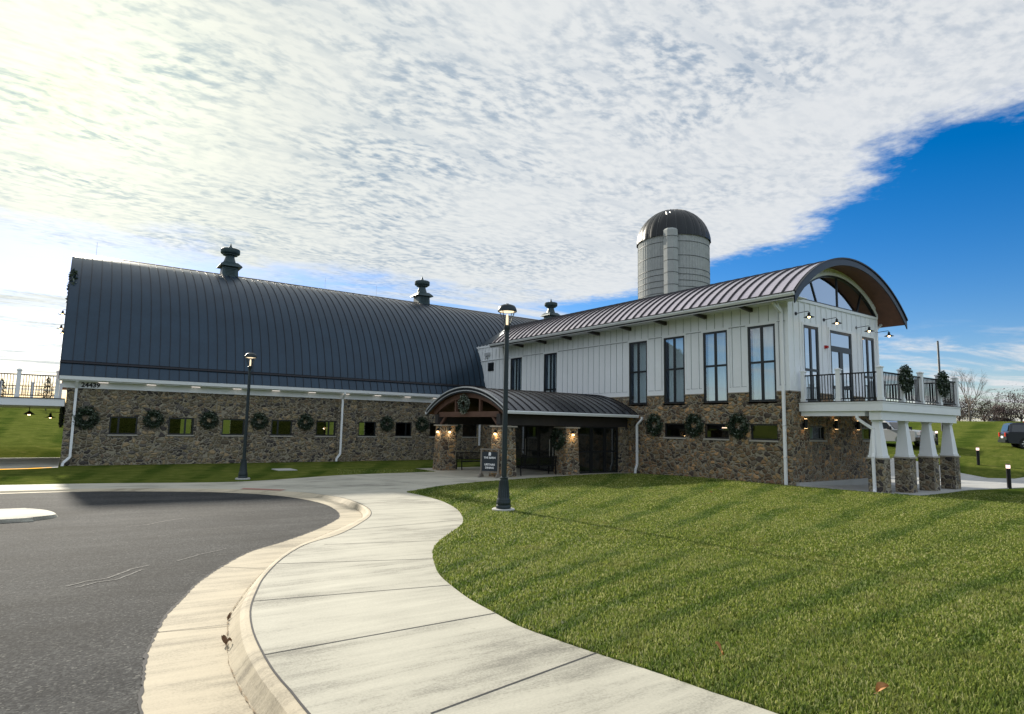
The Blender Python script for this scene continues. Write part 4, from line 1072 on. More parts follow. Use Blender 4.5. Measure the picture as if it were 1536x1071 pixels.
m_.add([(PXF, y, z) for y, z in ai]+[(XW-.0, y, z) for y, z in ai], [(i, i+1, q+i+1, q+i) for i in range(q-1)], 2, True)
m_.add([(PXF, y, z) for y, z in ao]+[(PXF, y, z) for y, z in ai], [(i, i+1, q+i+1, q+i) for i in range(q-1)], 1)
for k in (0, q-1): m_.add([(PXF, *ao[k]), (XW, *ao[k]), (XW, *ai[k]), (PXF, *ai[k])], [(0,1,2,3)], 1)
for j in range(19):
    x = PXF+.03+(XW-PXF-.06)*j/18; vv = []
    for y, z in ao:
        ny, nz = (y-PCY)/PR, (z-PCZ)/PR
        for dxx, hh in ((-.012,-.01),(-.012,.038),(.012,.038),(.012,-.01)): vv.append((x+dxx, y+ny*hh, z+nz*hh))
    m_.add(vv, [(4*i+k, 4*i+(k+1) % 4, 4*i+4+(k+1) % 4, 4*i+4+k) for i in range(q-1) for k in range(3)], 1)
pr_ = m_.build('roof', ['roof3', 'seam', 'soffit'], porch)
m_ = MB()
for rr0, rr1, xx0, xx1, mi in ((PR-.24, PR+.03, PXF-.05, PXF-.002, 0), (PR-.0, PR+.06, PXF-.09, PXF-.052, 1), (PR-.16, PR-.12, PXF-.07, PXF-.052, 1)):
    a_, b_ = parc(rr1), parc(rr0, y0=PY0+.05, y1=PY1-.05)
    for X_ in (xx0, xx1): m_.add([(X_, y, z) for y, z in a_]+[(X_, y, z) for y, z in b_], [(i, i+1, q+i+1, q+i) for i in range(q-1)], mi)
    for A_ in (a_, b_): m_.add([(xx0, y, z) for y, z in A_]+[(xx1, y, z) for y, z in A_], [(i, i+1, q+i+1, q+i) for i in range(q-1)], mi, True)
m_.build('arched_fascia', ['fascia', 'greybox'], pr_)
for Y_, s_ in ((PY0, -1), (PY1, 1)):
    m_ = MB(); m_.prism([(Y_+s_*.0, PZE-.02), (Y_+s_*.11, PZE-.02), (Y_+s_*.12, PZE-.06), (Y_+s_*.08, PZE-.16), (Y_, PZE-.16)], 'x', PXF-.06, XW-.06); m_.build('gutter', 'gutter', porch)
# timber truss
TX = PXF+.18
m_ = MB(); a_, b_ = parc(PR-.20, y0=PY0+.35, y1=PY1-.35), parc(PR-.48, y0=PY0+.55, y1=PY1-.55)
for X_ in (TX, TX+.18): m_.add([(X_, y, z) for y, z in a_]+[(X_, y, z) for y, z in b_], [(i, i+1, q+i+1, q+i) for i in range(q-1)])
for A_ in (a_, b_): m_.add([(TX, y, z) for y, z in A_]+[(TX+.18, y, z) for y, z in A_], [(i, i+1, q+i+1, q+i) for i in range(q-1)], 0, True)
m_.box(TX+.005, TX+.175, PY0+1.0, PY1-1.0, 2.72, 2.98)
for y, dd_ in ((PCY-1.15, .0), (PCY+1.15, .0)): m_.bar((TX+.09, y, 2.98), (TX+.09, y+dd_, PCZ+math.sqrt((PR-.4)**2-(y-PCY)**2)), .12, .14)
for s_ in (-1, 1):
    yc = PCY+s_*2.75
    m_.bar((TX+.09, yc, 2.30), (TX+.09, yc-s_*.55, 2.75), .10, .12)
m_.build('truss', 'wood', porch)
m_ = MB(); m_.box(TX+.05, TX+.13, PY0+1.9, PY1-1.9, 2.985, 3.75); 
m_ = MB()
for Y_ in (PY0+.75, PY1-1.05): m_.box(PXF+.1, XW-.02, Y_, Y_+.30, 2.36, 2.86)
m_.box(20.3, 20.6, PY0+1.05, PY1-1.05, 2.36, 3.2); m_.box(PXF+.6, XW-.02, PY0+1.05, PY1-1.05, 2.93, 2.98)
m_.build('beam', 'darkwood', porch)
def pcol(x, y, lights):
    m1 = MB(); h0 = hz(x, y)
    m1.frustum(x, y, h0-.2, 2.25, .46, .375, 0); m1.box(x-.46, x+.46, y-.46, y+.46, 2.252, 2.32, 1)
    c_ = m1.build('column', ['stone_warm', 'cap'], porch)
    for (ddx, ddy) in lights:
        m2 = MB(); px_, py2 = x+ddx*.46, y+ddy*.46
        m2.lathe([(.055,1.98),(.06,2.0),(.06,2.10),(.03,2.14)], px_, py2, 10); m2.box(min(px_, x+ddx*.36)-.02, max(px_, x+ddx*.36)+.02, min(py2, y+ddy*.36)-.02, max(py2, y+ddy*.36)+.02, 2.05, 2.1)
        s_ = m2.build('sconce', 'black', c_)
        m3 = MB(); m3.lathe([(.045,1.90),(.05,1.93),(.05,1.978)], px_, py2, 10); m3.build('lens', 'warm', s_)
        ld = bpy.data.lights.new('sconce_light', 'POINT'); ld.energy = 3.5; ld.color = (1, .72, .42); ld.shadow_soft_size = .05
        lo_ = bpy.data.objects.new('sconce_light', ld); COL.objects.link(lo_); lo_.parent = s_
        lo_.location = Vector((px_+ddx*.10, py2+ddy*.10, 1.84))-porch.location
    return c_
pcol(16.25, 23.48, [(-1, 0)]); pcol(16.25, 28.85, [(-1, 0), (0, -1)]); pcol(20.05, 23.48, [(0, -1)])
# glazed vestibule
VX, VY = 20.62, 23.62
h0 = .03
def glazing(plane, c, a, b, n, inward, name, glass_, hb=.36, tops=2.36, doors=False):
    for i in range(n):
        u0 = a+(b-a)*i/n; u1 = a+(b-a)*(i+1)/n
        w_ = window(porch, plane, c, u0+.01, u1-.01, h0, tops, inward, hbars=(hb,), fw_=.075, glass=glass_, name=name, rec=0)
        if doors:
            hm = MB(); hm.tube([(c-.07, (u0 if i % 2 else u1)+(.14 if i % 2 else -.14), .75), (c-.07, (u0 if i % 2 else u1)+(.14 if i % 2 else -.14), 1.65)], .016, 6); hm.build('handle', 'steel', w_)
glazing('x', VX, 24.1, 28.9, 4, 1, 'entrance_door', 'glass_dk', .42, 2.36, True)
glazing('y', VY-.25, VX+.05, 23.45, 3, 1, 'glass_panel', 'glass_dk', .46)
m_ = MB(); m_.box(23.47, XW-.02, VY-.35, VY+.05, -.2, 2.36); m_.build('stone_pier', 'stone', porch)
m_ = MB(); m_.box(20.7, 23.9, 28.95, 29.1, 0, 2.9); m_.box(20.7, 23.4, 23.9, 28.9, .0, .04); m_.box(23.85, 24.0, 23.7, 28.9, 0, 2.8); m_.box(22.3, 23.3, 24.6, 25.6, .04, 1.1); m_.build('vestibule_wall', 'inside', porch)
downspout(porch, XW-.15, PY0+.02, 2.9, hz(24, 22.6)+.02, (0, -1), .12, .10, (-1, 0))

# ================================================================ SILO
silo = thing('silo', 'tall grey concrete stave silo with hoops and a dark domed metal cap behind the hall', 'silo', (42.2, 35.3, 0))
sx, sy, sr = 42.2, 35.3, 3.04
m_ = MB(); m_.lathe([(sr, -.5), (sr, 18.5)], sx, sy, 64)
for k in range(72):
    a = 2*PI*k/72; ca, sa = math.cos(a), math.sin(a)
    m_.add([(sx+(sr+.001)*math.cos(a-.004), sy+(sr+.001)*math.sin(a-.004), 0), (sx+(sr+.018)*ca, sy+(sr+.018)*sa, 0), (sx+(sr+.001)*math.cos(a+.004), sy+(sr+.001)*math.sin(a+.004), 0),
            (sx+(sr+.001)*math.cos(a-.004), sy+(sr+.001)*math.sin(a-.004), 18.5), (sx+(sr+.018)*ca, sy+(sr+.018)*sa, 18.5), (sx+(sr+.001)*math.cos(a+.004), sy+(sr+.001)*math.sin(a+.004), 18.5)], [(0,1,4,3),(1,2,5,4)])
m_.build('wall', 'silo', silo)
hz_ = [17.9, 16.7, 15.6] + [15.1-.52*k for k in range(20)]
for z in hz_:
    m_ = MB(); m_.lathe([(sr, z-.02), (sr+.03, z-.02), (sr+.03, z+.02), (sr, z+.02)], sx, sy, 64, cap=False); m_.build('hoop', 'hoop', silo)
# chute: half octagon facing the camera side
ca_ = math.atan2(-35.3, -42.2)+R(-3.6)
chx, chy = sx+math.cos(ca_)*(sr+.05), sy+math.sin(ca_)*(sr+.05)
m_ = MB(); m_.lathe([(.62, .2), (.62, 18.75), (.50, 18.9), (.2, 18.98)], chx, chy, 8, sm=False, ph=ca_+PI/8)
m_.build('chute', 'silo', silo)
for z in [18.2-1.02*k for k in range(12)]:
    m_ = MB(); m_.lathe([(.62, z-.02), (.645, z-.02), (.645, z+.02), (.62, z+.02)], chx, chy, 8, sm=False, ph=ca_+PI/8, cap=False); m_.build('chute_hoop', 'hoop', silo)
m_ = MB(); nr = 24
vs = []; fs = []; nl = 12; ng = 96
for i in range(nl+1):
    ph = PI/2*i/nl
    for k in range(ng):
        a = 2*PI*k/ng; bulge = 1+.022*abs(math.sin(a*nr/2))*math.cos(ph)**.5 if i < nl else 1
        r_ = (sr+.08)*math.cos(ph)*bulge; vs.append((sx+r_*math.cos(a), sy+r_*math.sin(a), 18.45+3.05*math.sin(ph)))
fs = [(i*ng+k, i*ng+(k+1) % ng, (i+1)*ng+(k+1) % ng, (i+1)*ng+k) for i in range(nl) for k in range(ng)]
m_.add(vs, fs, 0, True)
for k in range(nr):
    a = 2*PI*k/nr
    m_.tube([(sx+(sr+.09)*math.cos(PI/2*i/10)*math.cos(a), sy+(sr+.09)*math.cos(PI/2*i/10)*math.sin(a), 18.45+3.06*math.sin(PI/2*i/10)) for i in range(11)], .03, 4, mi=1)
m_.build('dome', ['dome', 'hoop'], silo)
m_ = MB(); L0 = Vector((sx+math.cos(ca_)*(sr+.12), sy+math.sin(ca_)*(sr+.12), 18.7)); L1 = Vector((sx+math.cos(ca_-.12)*(sr*.72), sy+math.sin(ca_-.12)*(sr*.72), 20.75))
sdv = Vector((-math.sin(ca_), math.cos(ca_), 0))*.16
m_.bar(L0-sdv+sdv*1.5, L1-sdv, .05); m_.bar(L0+sdv+sdv*1.5, L1+sdv, .05)
for k in range(8):
    p = (L0+sdv*1.5).lerp(L1, (k+.5)/8); m_.bar(p-sdv, p+sdv, .03)
m_.build('ladder', 'steel', silo)

# ================================================================ TERRACE DECK LEFT OF THE BARN
ter = thing('terrace_deck', 'raised white terrace deck with black railing joined to the barn left end', 'deck', (-4, 44, 0))
m_ = MB(); m_.box(-9, -.20, 37.5, 51.5, 2.86, 3.20, 0); m_.box(-9, -.20, 37.46, 51.5, 3.202, 3.24, 1); m_.build('deck', ['trim', 'darkwood'], ter)
for x in (-.55, -2.06, -3.7, -5.4, -7.1, -8.8):
    for y in (37.6, 51.4):
        m1 = MB(); m1.frustum(x, y, 3.242, 3.38, .10, .10); m1.frustum(x, y, 3.38, 4.50, .082, .082); m1.frustum(x, y, 4.50, 4.55, .11, .11); m1.frustum(x, y, 4.552, 4.59, .1, .03); m1.build('post', 'trim', ter)
for y in (37.6, 51.4):
    xs2 = [-8.8, -7.1, -5.4, -3.7, -2.06, -.55]
    for a, b in zip(xs2[:-1], xs2[1:]): railing(ter, (a+.085, y), (b-.085, y), 3.24, n=13)
for x in (-3.9, -8.5):
    for y in (38.2, 50.6):
        m1 = MB(); m1.frustum(x, y, -.3, 2.858, .16, .16); m1.build('support_post', 'trim', ter)
for x, y in ((-1.75, 43.0),):
    m1 = MB(); m1.tube([(x, y, 2.86), (x, y, 2.62)], .02, 6); m1.lathe([(.04,2.64),(.10,2.58),(.26,2.46),(.27,2.44)], x, y, 16, cap=False); hl = m1.build('pendant_lamp', 'black', ter)
    m2 = MB(); m2.lathe([(.05,2.40),(.07,2.44),(.05,2.52)], x, y, 10); m2.build('bulb', 'warm', hl)

# ================================================================ WREATHS
def leaves_on(mb, pts, size, jitter=.6, mi=0, norm=None, narrow=.45):
    for p in pts:
        a = Vector(rng.normal(size=3)).normalized(); b = a.orthogonal().normalized()
        if norm is not None:
            a = (a*jitter + Vector(norm)*(1-jitter)).normalized(); b = a.orthogonal().normalized()
        th = rng.uniform(0, 2*PI); c = a.cross(b); b2 = b*math.cos(th)+c*math.sin(th); c2 = a.cross(b2)
        L = size*rng.uniform(.7, 1.3); w = L*narrow; P = Vector(p)
        mb.add([P-b2*L*.5, P+c2*w*.5+a*L*.06, P+b2*L*.5, P-c2*w*.5+a*L*.06], [(0,1,2,3)], mi)
def make_wreath(name, n, Ro, Ri, size, mat, seed, pale=0.):
    global rng; rng = np.random.default_rng(seed)
    m1 = MB(); pts = []
    for i in range(n):
        a = rng.uniform(0, 2*PI); rm = (Ro+Ri)/2; rr_ = (Ro-Ri)/2
        q = rng.uniform(0, 2*PI); s_ = rr_*math.sqrt(rng.uniform(.15, 1.25))
        pts.append(((rm+s_*math.cos(q))*math.cos(a), -.10-.085*math.sin(q)*s_/rr_, (rm+s_*math.cos(q))*math.sin(a)))
    k = int(n*(1-pale)); leaves_on(m1, pts[:k], size, mi=0); leaves_on(m1, pts[k:], size, mi=1)
    m1.lathe([(.02,0)], 0, 0, 3, cap=False) if False else None
    ring = [((Ro+Ri)/2*math.cos(2*PI*i/28), -.10, (Ro+Ri)/2*math.sin(2*PI*i/28)) for i in range(29)]
    m1.tube(ring, .055, 6, 0, False)
    return m1.build(name, [mat, 'wreath_pale'], None)
w0 = make_wreath('wreath', 760, .56, .17, .12, 'wreath', 3, .10)
def put_wreath(i, x, y, z, label, rz=0, s=1.0, group='magnolia wreaths hung on the stone walls', src=None):
    global used
    o = (src or w0)
    if o.get('used'): o = dup(o)
    else: o['used'] = 1
    o.location = (x, y, z); o.rotation_euler = (0, 0, rz); o.scale = (s, s, s); tag(o, label, 'wreath', group)
    o.rotation_euler = (0, 0, rz)
    return o
WB = [(.72, 'dark green wreath on the barn wall beside the left downspout, below the house number'), (3.65, 'dark green wreath between the first and second small barn windows'),
      (6.30, 'dark green wreath between the second and third small barn windows'), (8.93, 'dark green wreath just right of the distant lamp post on the barn wall'),
      (11.56, 'dark green wreath between the fourth and fifth small barn windows'), (16.78, 'dark green wreath between the two barn windows right of the middle downspout'),
      (19.30, 'dark green wreath on the barn wall just left of the porch roof end'), (21.80, 'dark green wreath on the barn wall seen inside the entrance porch')]
for i, (x, lb) in enumerate(WB): put_wreath(i, x, BY0-.0, 2.33, lb, 0, .88 if i else 1.02)
for i, (y, lb) in enumerate([(21.44, 'wreath on the hall wall beside the porch downspout, leftmost of three'), (18.99, 'wreath on the hall wall left of the small window with the lit strip'), (16.62, 'wreath on the hall wall right of the small window with the lit strip')]):
    put_wreath(i, XW-.0, y, 2.52, lb, -PI/2, 1.0)
put_wreath(0, 26.55, DY+.0, 4.42, 'dark wreath on the balcony railing post nearer the hall', 0, .98, 'wreaths hung on the balcony railing')
put_wreath(0, 30.05, DY+.0, 4.42, 'dark wreath on the balcony railing post farther from the camera', 0, .98, 'wreaths hung on the balcony railing')
put_wreath(0, 19.62, 23.60, 1.72, 'green wreath on the porch column by the glass vestibule', -PI/2, .95, 'wreaths of the entrance porch')
wp = make_wreath('wreath', 560, .50, .20, .11, 'wreath', 5, .55)
put_wreath(0, TX-.02, PCY+.1, 3.35, 'pale and green wreath hung in the porch gable truss', -PI/2, 1.0, 'wreaths of the entrance porch', wp)
put_wreath(0, BX0-.02, 40.0, 2.35, 'dark wreath low on the barn left end wall beside the terrace', -PI/2, 1.0)
wl_ = dup(w0, (BX0-.02, 40.6, 9.2), -PI/2, scale=1.9); tag(wl_, 'very large wreath high on the barn left gable', 'wreath', 'magnolia wreaths hung on the stone walls')
for o in list(COL.objects):
    if 'used' in o: del o['used']

# ================================================================ LAMP POSTS
def make_lamp(x, y, label, lean=0):
    z0 = hz(x, y)
    t_ = thing('street_lamp', label, 'street lamp', (x, y, z0), 'lamp posts beside the sidewalk')
    def bd(m1, nm, mat, par): 
        o = m1.build(nm, mat, None); o.parent = par; return o
    m1 = MB(); m1.lathe([(.27,-.12),(.27,.045),(.255,.055)], 0, 0, 30); bd(m1, 'footing', 'slab', t_)
    m1 = MB(); m1.lathe([(.175,.057),(.178,.12),(.165,.14),(.17,.16),(.168,.22),(.158,.24),(.16,.255),(.155,.27),(.14,.30),(.10,.70),(.102,.715),(.095,.73),(.102,.75),(.10,.775),(.075,.79)], 0, 0, 28)
    for k in range(14):
        a = 2*PI*k/14; m1.tube([(.139*math.cos(a), .139*math.sin(a), .31), (.101*math.cos(a), .101*math.sin(a), .69)], .010, 4)
    bd(m1, 'flared_base', 'post', t_)
    m1 = MB(); m1.lathe([(.065,.79),(.060,2.2),(.054,4.28),(.060,4.285),(.063,4.33),(.075,4.36),(.075,4.42),(.05,4.44)], 0, 0, 20); bd(m1, 'pole', 'post', t_)
    hd = MB()
    for k in range(4):
        a = 2*PI*k/4+.4; hd.tube([(.06*math.cos(a), .06*math.sin(a), 4.40), (.13*math.cos(a), .13*math.sin(a), 4.55), (.215*math.cos(a), .215*math.sin(a), 4.80)], .010, 5)
    hd.lathe([(.205,4.765),(.232,4.77),(.236,4.79),(.222,4.84),(.215,4.845),(.212,4.87),(.18,4.915),(.10,4.945),(.04,4.955),(.035,4.97),(0,4.975)], 0, 0, 26, cap=False)
    h_ = bd(hd, 'lantern', 'post', t_)
    m1 = MB(); m1.lathe([(.0,4.745),(.10,4.752),(.195,4.775),(.2,4.80),(0,4.805)], 0, 0, 24, cap=False); bd(m1, 'lens', 'lens', h_)
    m1 = MB(); m1.lathe([(.028,4.44),(.030,4.60),(.022,4.70)], 0, 0, 10); bd(m1, 'lamp_tube', 'lens', h_)
    m1 = MB(); m1.lathe([(.060,4.43),(.205,4.768)], 0, 0, 24, cap=False); bd(m1, 'glass_cone', glass_mat('lantern_glass', (.93,.94,.94), .0, .5), h_)
    return t_
make_lamp(LAMP[0][0], LAMP[0][1], 'tall dark green lamp post standing in the sunlit lawn in front of the porch')
l2 = make_lamp(LAMP[1][0], LAMP[1][1], 'distant dark lamp post in the shaded grass in front of the barn')
l2.scale = (.985,)*3
# ================================================================ BOLLARDS
def make_bollard():
    t_ = thing('bollard_light', '', 'bollard', (0,0,0), 'bollard lights along the patio path')
    m1 = MB(); m1.lathe([(.085,-.05),(.085,.88)], 0, 0, 18); o = m1.build('post', 'black'); o.parent = t_
    m1 = MB(); m1.lathe([(.080,.882),(.080,1.03)], 0, 0, 18); o = m1.build('lens', 'bol'); o.parent = t_
    m1 = MB(); m1.lathe([(.088,1.032),(.088,1.07),(.07,1.085)], 0, 0, 18); o = m1.build('cap', 'black'); o.parent = t_
    return t_
b0 = make_bollard()
bl = ['black bollard light by the far side of the patio path', 'black bollard light nearest the camera beside the path at the right', 'black bollard light on the grass slope below the truck']
for i, (x, y) in enumerate([(46.7,15.1),(35.2,10.25),(52.0,19.3)]):
    o = b0 if i == 0 else dup(b0)
    o.location = (x, y, hz(x, y)+(.03 if i < 2 else 0)); o['label'] = bl[i]
# ================================================================ BENCHES, SIGN
def make_bench():
    t_ = thing('bench', '', 'bench', (0,0,0), 'metal benches under the porch')
    W2 = 1.05
    for s_ in (-1, 1):
        for yy in (-.26, .24):
            m1 = MB(); m1.bar((s_*W2, yy*1.15, 0), (s_*W2, yy, .43), .045); o = m1.build('leg', 'black'); o.parent = t_
        m1 = MB(); m1.bar((s_*W2, -.28, .64), (s_*W2, .26, .64), .05, .03); m1.bar((s_*W2, -.27, .42), (s_*W2, -.27, .64), .035); o = m1.build('armrest', 'black'); o.parent = t_
    m1 = MB()
    for k in range(9): m1.box(-W2, W2, -.27+k*.06, -.225+k*.06, .43, .45)
    m1.bar((-W2,-.25,.42),(W2,-.25,.42), .03); m1.bar((-W2,.24,.42),(W2,.24,.42), .03)
    o = m1.build('seat', 'black'); o.parent = t_
    m1 = MB(); m1.bar((-W2,.30,.88),(W2,.30,.88), .035); m1.bar((-W2,.27,.52),(W2,.27,.52), .03); m1.bar((-W2,.25,.42),(-W2,.30,.88), .035); m1.bar((W2,.25,.42),(W2,.30,.88), .035)
    for k in range(26): x = -W2+.08*(k+.7); m1.bar((x,.27,.52),(x,.30,.88), .045, .008)
    o = m1.build('backrest', 'black'); o.parent = t_
    return t_
be = make_bench(); be.location = (18.4, 23.85, hz(18.4, 23.8)+.003); be.rotation_euler = (0,0,PI)
be['label'] = 'black metal bench between the two near porch columns'
be2 = dup(be, (18.1, 28.7, hz(18.1, 28.7)+.003), 0, 'black metal bench at the back of the porch behind the left column')
sg = thing('sidewalk_sign', 'dark board sign with white lettering in a weathered wooden frame beside the porch column', 'sign', (15.35, 23.20, hz(15.35, 23.2)+.004), rz=R(-52))
def loc(m1, nm, mat, par):
    o = m1.build(nm, mat, None); o.parent = par; return o
m1 = MB()
for s_ in (-1, 1): m1.box(s_*.40-.035, s_*.40+.035, -.02, .02, .06, 1.25)
m1.box(-.46, .46, -.022, .022, 1.20, 1.26); m1.box(-.365, .365, -.018, .018, .20, .26); fr = loc(m1, 'frame', 'signwood', sg)
for s_ in (-1, 1):
    m1 = MB(); m1.prism([(-.32,0),(.32,0),(.32,.05),(.06,.20),(.045,.34),(-.045,.34),(-.06,.20),(-.32,.05)], 'x', s_*.40-.03, s_*.40+.03); loc(m1, 'foot', 'signwood', sg)
m1 = MB(); m1.box(-.355, .355, -.012, .012, .27, 1.12); bdn = loc(m1, 'board', 'signboard', sg)
def stext(body, size, z, par=bdn):
    o = text_mesh('lettering', body, size, (0,0,0), (PI/2,0,0), 'signtext', par, .002, 'CENTER', bold=.004); o.location = (0, -.016, z)
stext('THE BARN', .115, .82); stext('UPSTAIRS', .115, .52); stext('DINING', .115, .38)
m1 = MB(); m1.box(-.055, .055, -.018, -.012, .95, 1.07); m1.frustum(0, -.015, 1.07, 1.10, .055, .02, 0, .003, .003); loc(m1, 'emblem', 'signtext', bdn)

# utility cover
m1 = MB(); cx, cy = (UC[0][0]+UC[1][0])/2, (UC[0][1]+UC[1][1])/2
m1.box(cx-.45, cx+.45, cy-.6, cy+.6, hz(cx, cy)-.1, hz(cx, cy)+.035); tag(m1.build('utility_cover', 'slab'), 'flat pale concrete utility cover in the shaded grass by the barn', 'cover')

# ================================================================ FALLEN LEAVES
ll = ['orange dry leaf lying in the lawn at the lower right', 'curled tan leaf lying in the grass near the sidewalk edge', 'small dry leaf beside the tan one near the sidewalk edge', 'tiny pale leaf far out on the lawn', 'brown leaf in the gutter against the kerb, upper one', 'curled brown leaf in the gutter by the joint', 'brown leaf tucked under the curled one in the gutter']
for i, (x, y) in enumerate(LEAF):
    L = (.09, .06, .04, .08, .05, .07, .05)[i]; onroad = i > 3
    z = hz(x, y)+(.055 if not onroad else -float(drop(y))+.02)
    m1 = MB(); vs = []; n = 8
    for k in range(n+1):
        u = k/n; w = L*.30*math.sin(PI*min(1, u*.95+.02))**.8; bend = .03*math.sin(u*3+i)
        vs += [(u*L-L/2, -w, bend+.018), (u*L-L/2, 0, bend), (u*L-L/2, w, bend+.022)]
    m1.add(vs, [(3*k+a, 3*k+3+a, 3*k+4+a, 3*k+1+a) for k in range(n) for a in (0, 1)], 0, True); m1.tube([(-L/2,0,.0),(-L*.75,.01,-.005)], .0015, 4)
    o = m1.build('fallen_leaf', 'leaf' if i < 4 else 'leafb'); o.location = (x, y, z); o.rotation_euler = (R((38, -30, 25, 30, 12, -14, 10)[i]), R((-35, 25, -20, 10, 8, -6, 5)[i]), R((-60, -20, 10, -50, 60, 100, 20)[i])); tag(o, ll[i], 'leaf', 'dry leaves scattered on lawn and gutter')

# ================================================================ VEHICLES
def wheel(par, x, y, r_, side):
    m1 = MB(); prof = [(r_*.62, -.11), (r_*.95, -.11), (r_, -.07), (r_, .07), (r_*.95, .11), (r_*.62, .11)]
    def lathy(mb, prof, n=28, mi=0, cap=False):
        vs = []; 
        for rr_, yy in prof:
            for k in range(n): a = 2*PI*k/n; vs.append((x+rr_*math.cos(a), y+yy, r_+rr_*math.sin(a)))
        fs = [(i*n+k, i*n+(k+1) % n, (i+1)*n+(k+1) % n, (i+1)*n+k) for i in range(len(prof)-1) for k in range(n)]
        if cap: fs.append(tuple(range(n))); fs.append(tuple((len(prof)-1)*n+k for k in range(n)))
        mb.add(vs, fs, mi, True)
    lathy(m1, prof); w_ = loc(m1, 'wheel', 'tyre', par)
    m2 = MB(); lathy(m2, [(r_*.64, side*.07), (r_*.60, side*.10), (r_*.56, side*.085)], cap=False)
    for k in range(6):
        a = 2*PI*k/6; m2.bar((x+r_*.10*math.cos(a), y+side*.09, r_+r_*.10*math.sin(a)), (x+r_*.60*math.cos(a), y+side*.085, r_+r_*.60*math.sin(a)), .085, .03, up=(0,1,0))
    lathy(m2, [(.001, side*.11), (r_*.16, side*.11), (r_*.17, side*.07)]); m2.build; loc(m2, 'rim', 'rim', w_)
    m3 = MB(); lathy(m3, [(.001, side*.04), (r_*.6, side*.04)]); loc(m3, 'brake_disc', 'black', w_)
def body_prism(mb, prof, hw, top_in=0., zb=None, mi=0, bev=.07):
    """side profile (x,z) extruded across with bevelled edges; points above zb lean inwards"""
    n = len(prof); rows = []
    cxm = sum(p[0] for p in prof)/n; czm = sum(p[1] for p in prof)/n
    for yy, sh in ((-1, 1), (-1, 0), (1, 0), (1, 1)):
        row = []
        for x, z in prof:
            lean = top_in*max(0, (z-zb))/(max(p[1] for p in prof)-zb) if zb is not None else 0
            k = bev if sh else 0
            dx_, dz_ = cxm-x, czm-z; L = math.hypot(dx_, dz_) or 1
            row.append((x+dx_/L*k, yy*(hw-lean-(0 if sh else bev*.8)) , z+dz_/L*k))
        rows.append(row)
    rows = [rows[0], rows[1], rows[2], rows[3]]
    vs = [p for r__ in rows for p in r__]
    fs = [(r__*n+i, r__*n+(i+1) % n, (r__+1)*n+(i+1) % n, (r__+1)*n+i) for r__ in range(3) for i in range(n)]
    fs += [tuple(range(n))[::-1], tuple(3*n+i for i in range(n))]
    mb.add(vs, fs, mi)
def arch_cut(x, r_, zc, n=8): return [(x-r_*math.cos(PI*i/n), zc+r_*math.sin(PI*i/n)) for i in range(n+1)]
def make_suv(paint, label, locn, rz, grp=None):
    t_ = thing('parked_car', label, 'car', locn, grp, rz)
    wb = 1.40
    prof = [(-2.38,.42),(-2.36,.38)] + [(-1.80,.34)] + arch_cut(-wb,.42,.36) + arch_cut(wb,.42,.36) + [(1.92,.34),(2.30,.38),(2.38,.50),(2.38,.86),(2.28,1.0),(1.10,1.13),(.9,1.14),(-2.30,1.14),(-2.42,1.02),(-2.42,.60)]
    m1 = MB(); body_prism(m1, prof, .94); bd_ = loc(m1, 'body', paint, t_)
    roof_ = [(-2.28,1.12),(1.06,1.12),(.38,1.68),(.15,1.745),(-1.95,1.76),(-2.14,1.70)]
    m1 = MB(); body_prism(m1, roof_, .88, .14, 1.12, bev=.05); m1.box(-1.8,.1,-.66,-.62,1.77,1.80); m1.box(-1.8,.1,.62,.66,1.77,1.80); cb = loc(m1, 'cabin', paint, t_)
    for s_ in (-1, 1):
        for xa, xb, xc, xd in ((-2.10,-1.28,-1.28,-2.02),(-1.22,-.35,-.35,-1.22),(-.29,.92,.32,-.29)):
            def yy(z): return s_*(.882-.14*(z-1.12)/.64+.004)
            m1 = MB(); m1.add([(xa, yy(1.16), 1.16), (xb, yy(1.16), 1.16), (xc, yy(1.62), 1.62), (xd, yy(1.62), 1.62)], [(0,1,2,3)]); 
            m1.add([(xa, yy(1.16)-s_*.02, 1.16), (xb, yy(1.16)-s_*.02, 1.16), (xc, yy(1.62)-s_*.02, 1.62), (xd, yy(1.62)-s_*.02, 1.62)], [(0,1,2,3)]); loc(m1, 'side_window', 'carglass', cb)
        m1 = MB(); m1.box(-2.45,-2.33,s_*.70-.12,s_*.70+.14,.82,1.10); loc(m1, 'tail_light', 'redlens', t_)
        m1 = MB(); m1.box(2.30,2.40,s_*.68-.16,s_*.68+.16,.68,.84); loc(m1, 'headlight', 'amber', t_)
        m1 = MB(); m1.box(.72,.88,s_*.93,s_*1.08,1.08,1.22); loc(m1, 'mirror', paint, t_)
        for x in (-.55, .42):
            m1 = MB(); m1.box(x-.09,x+.09,s_*.935,s_*.965,.92,.95); loc(m1, 'door_handle', 'chrome', t_)
        for x in (-wb, wb): wheel(t_, x, s_*.83, .36, s_)
    m1 = MB(); m1.add([(-2.315,-.74,1.20),(-2.315,.74,1.20),(-2.20,.64,1.62),(-2.20,-.64,1.62)], [(0,1,2,3)]); loc(m1, 'rear_window', 'carglass', cb)
    m1 = MB(); m1.add([(1.04,-.76,1.17),(1.04,.76,1.17),(.44,.66,1.66),(.44,-.66,1.66)], [(0,1,2,3)]); loc(m1, 'windscreen', 'carglass', cb)
    m1 = MB(); m1.box(-2.50,-2.38,-.88,.88,.42,.60); loc(m1, 'rear_bumper', 'black', t_); m1 = MB(); m1.box(2.36,2.46,-.86,.86,.40,.56); loc(m1, 'front_bumper', 'black', t_)
    m1 = MB(); m1.box(-2.455,-2.43,-.26,.26,.72,.86); loc(m1, 'number_plate', 'signtext', t_)
    return t_
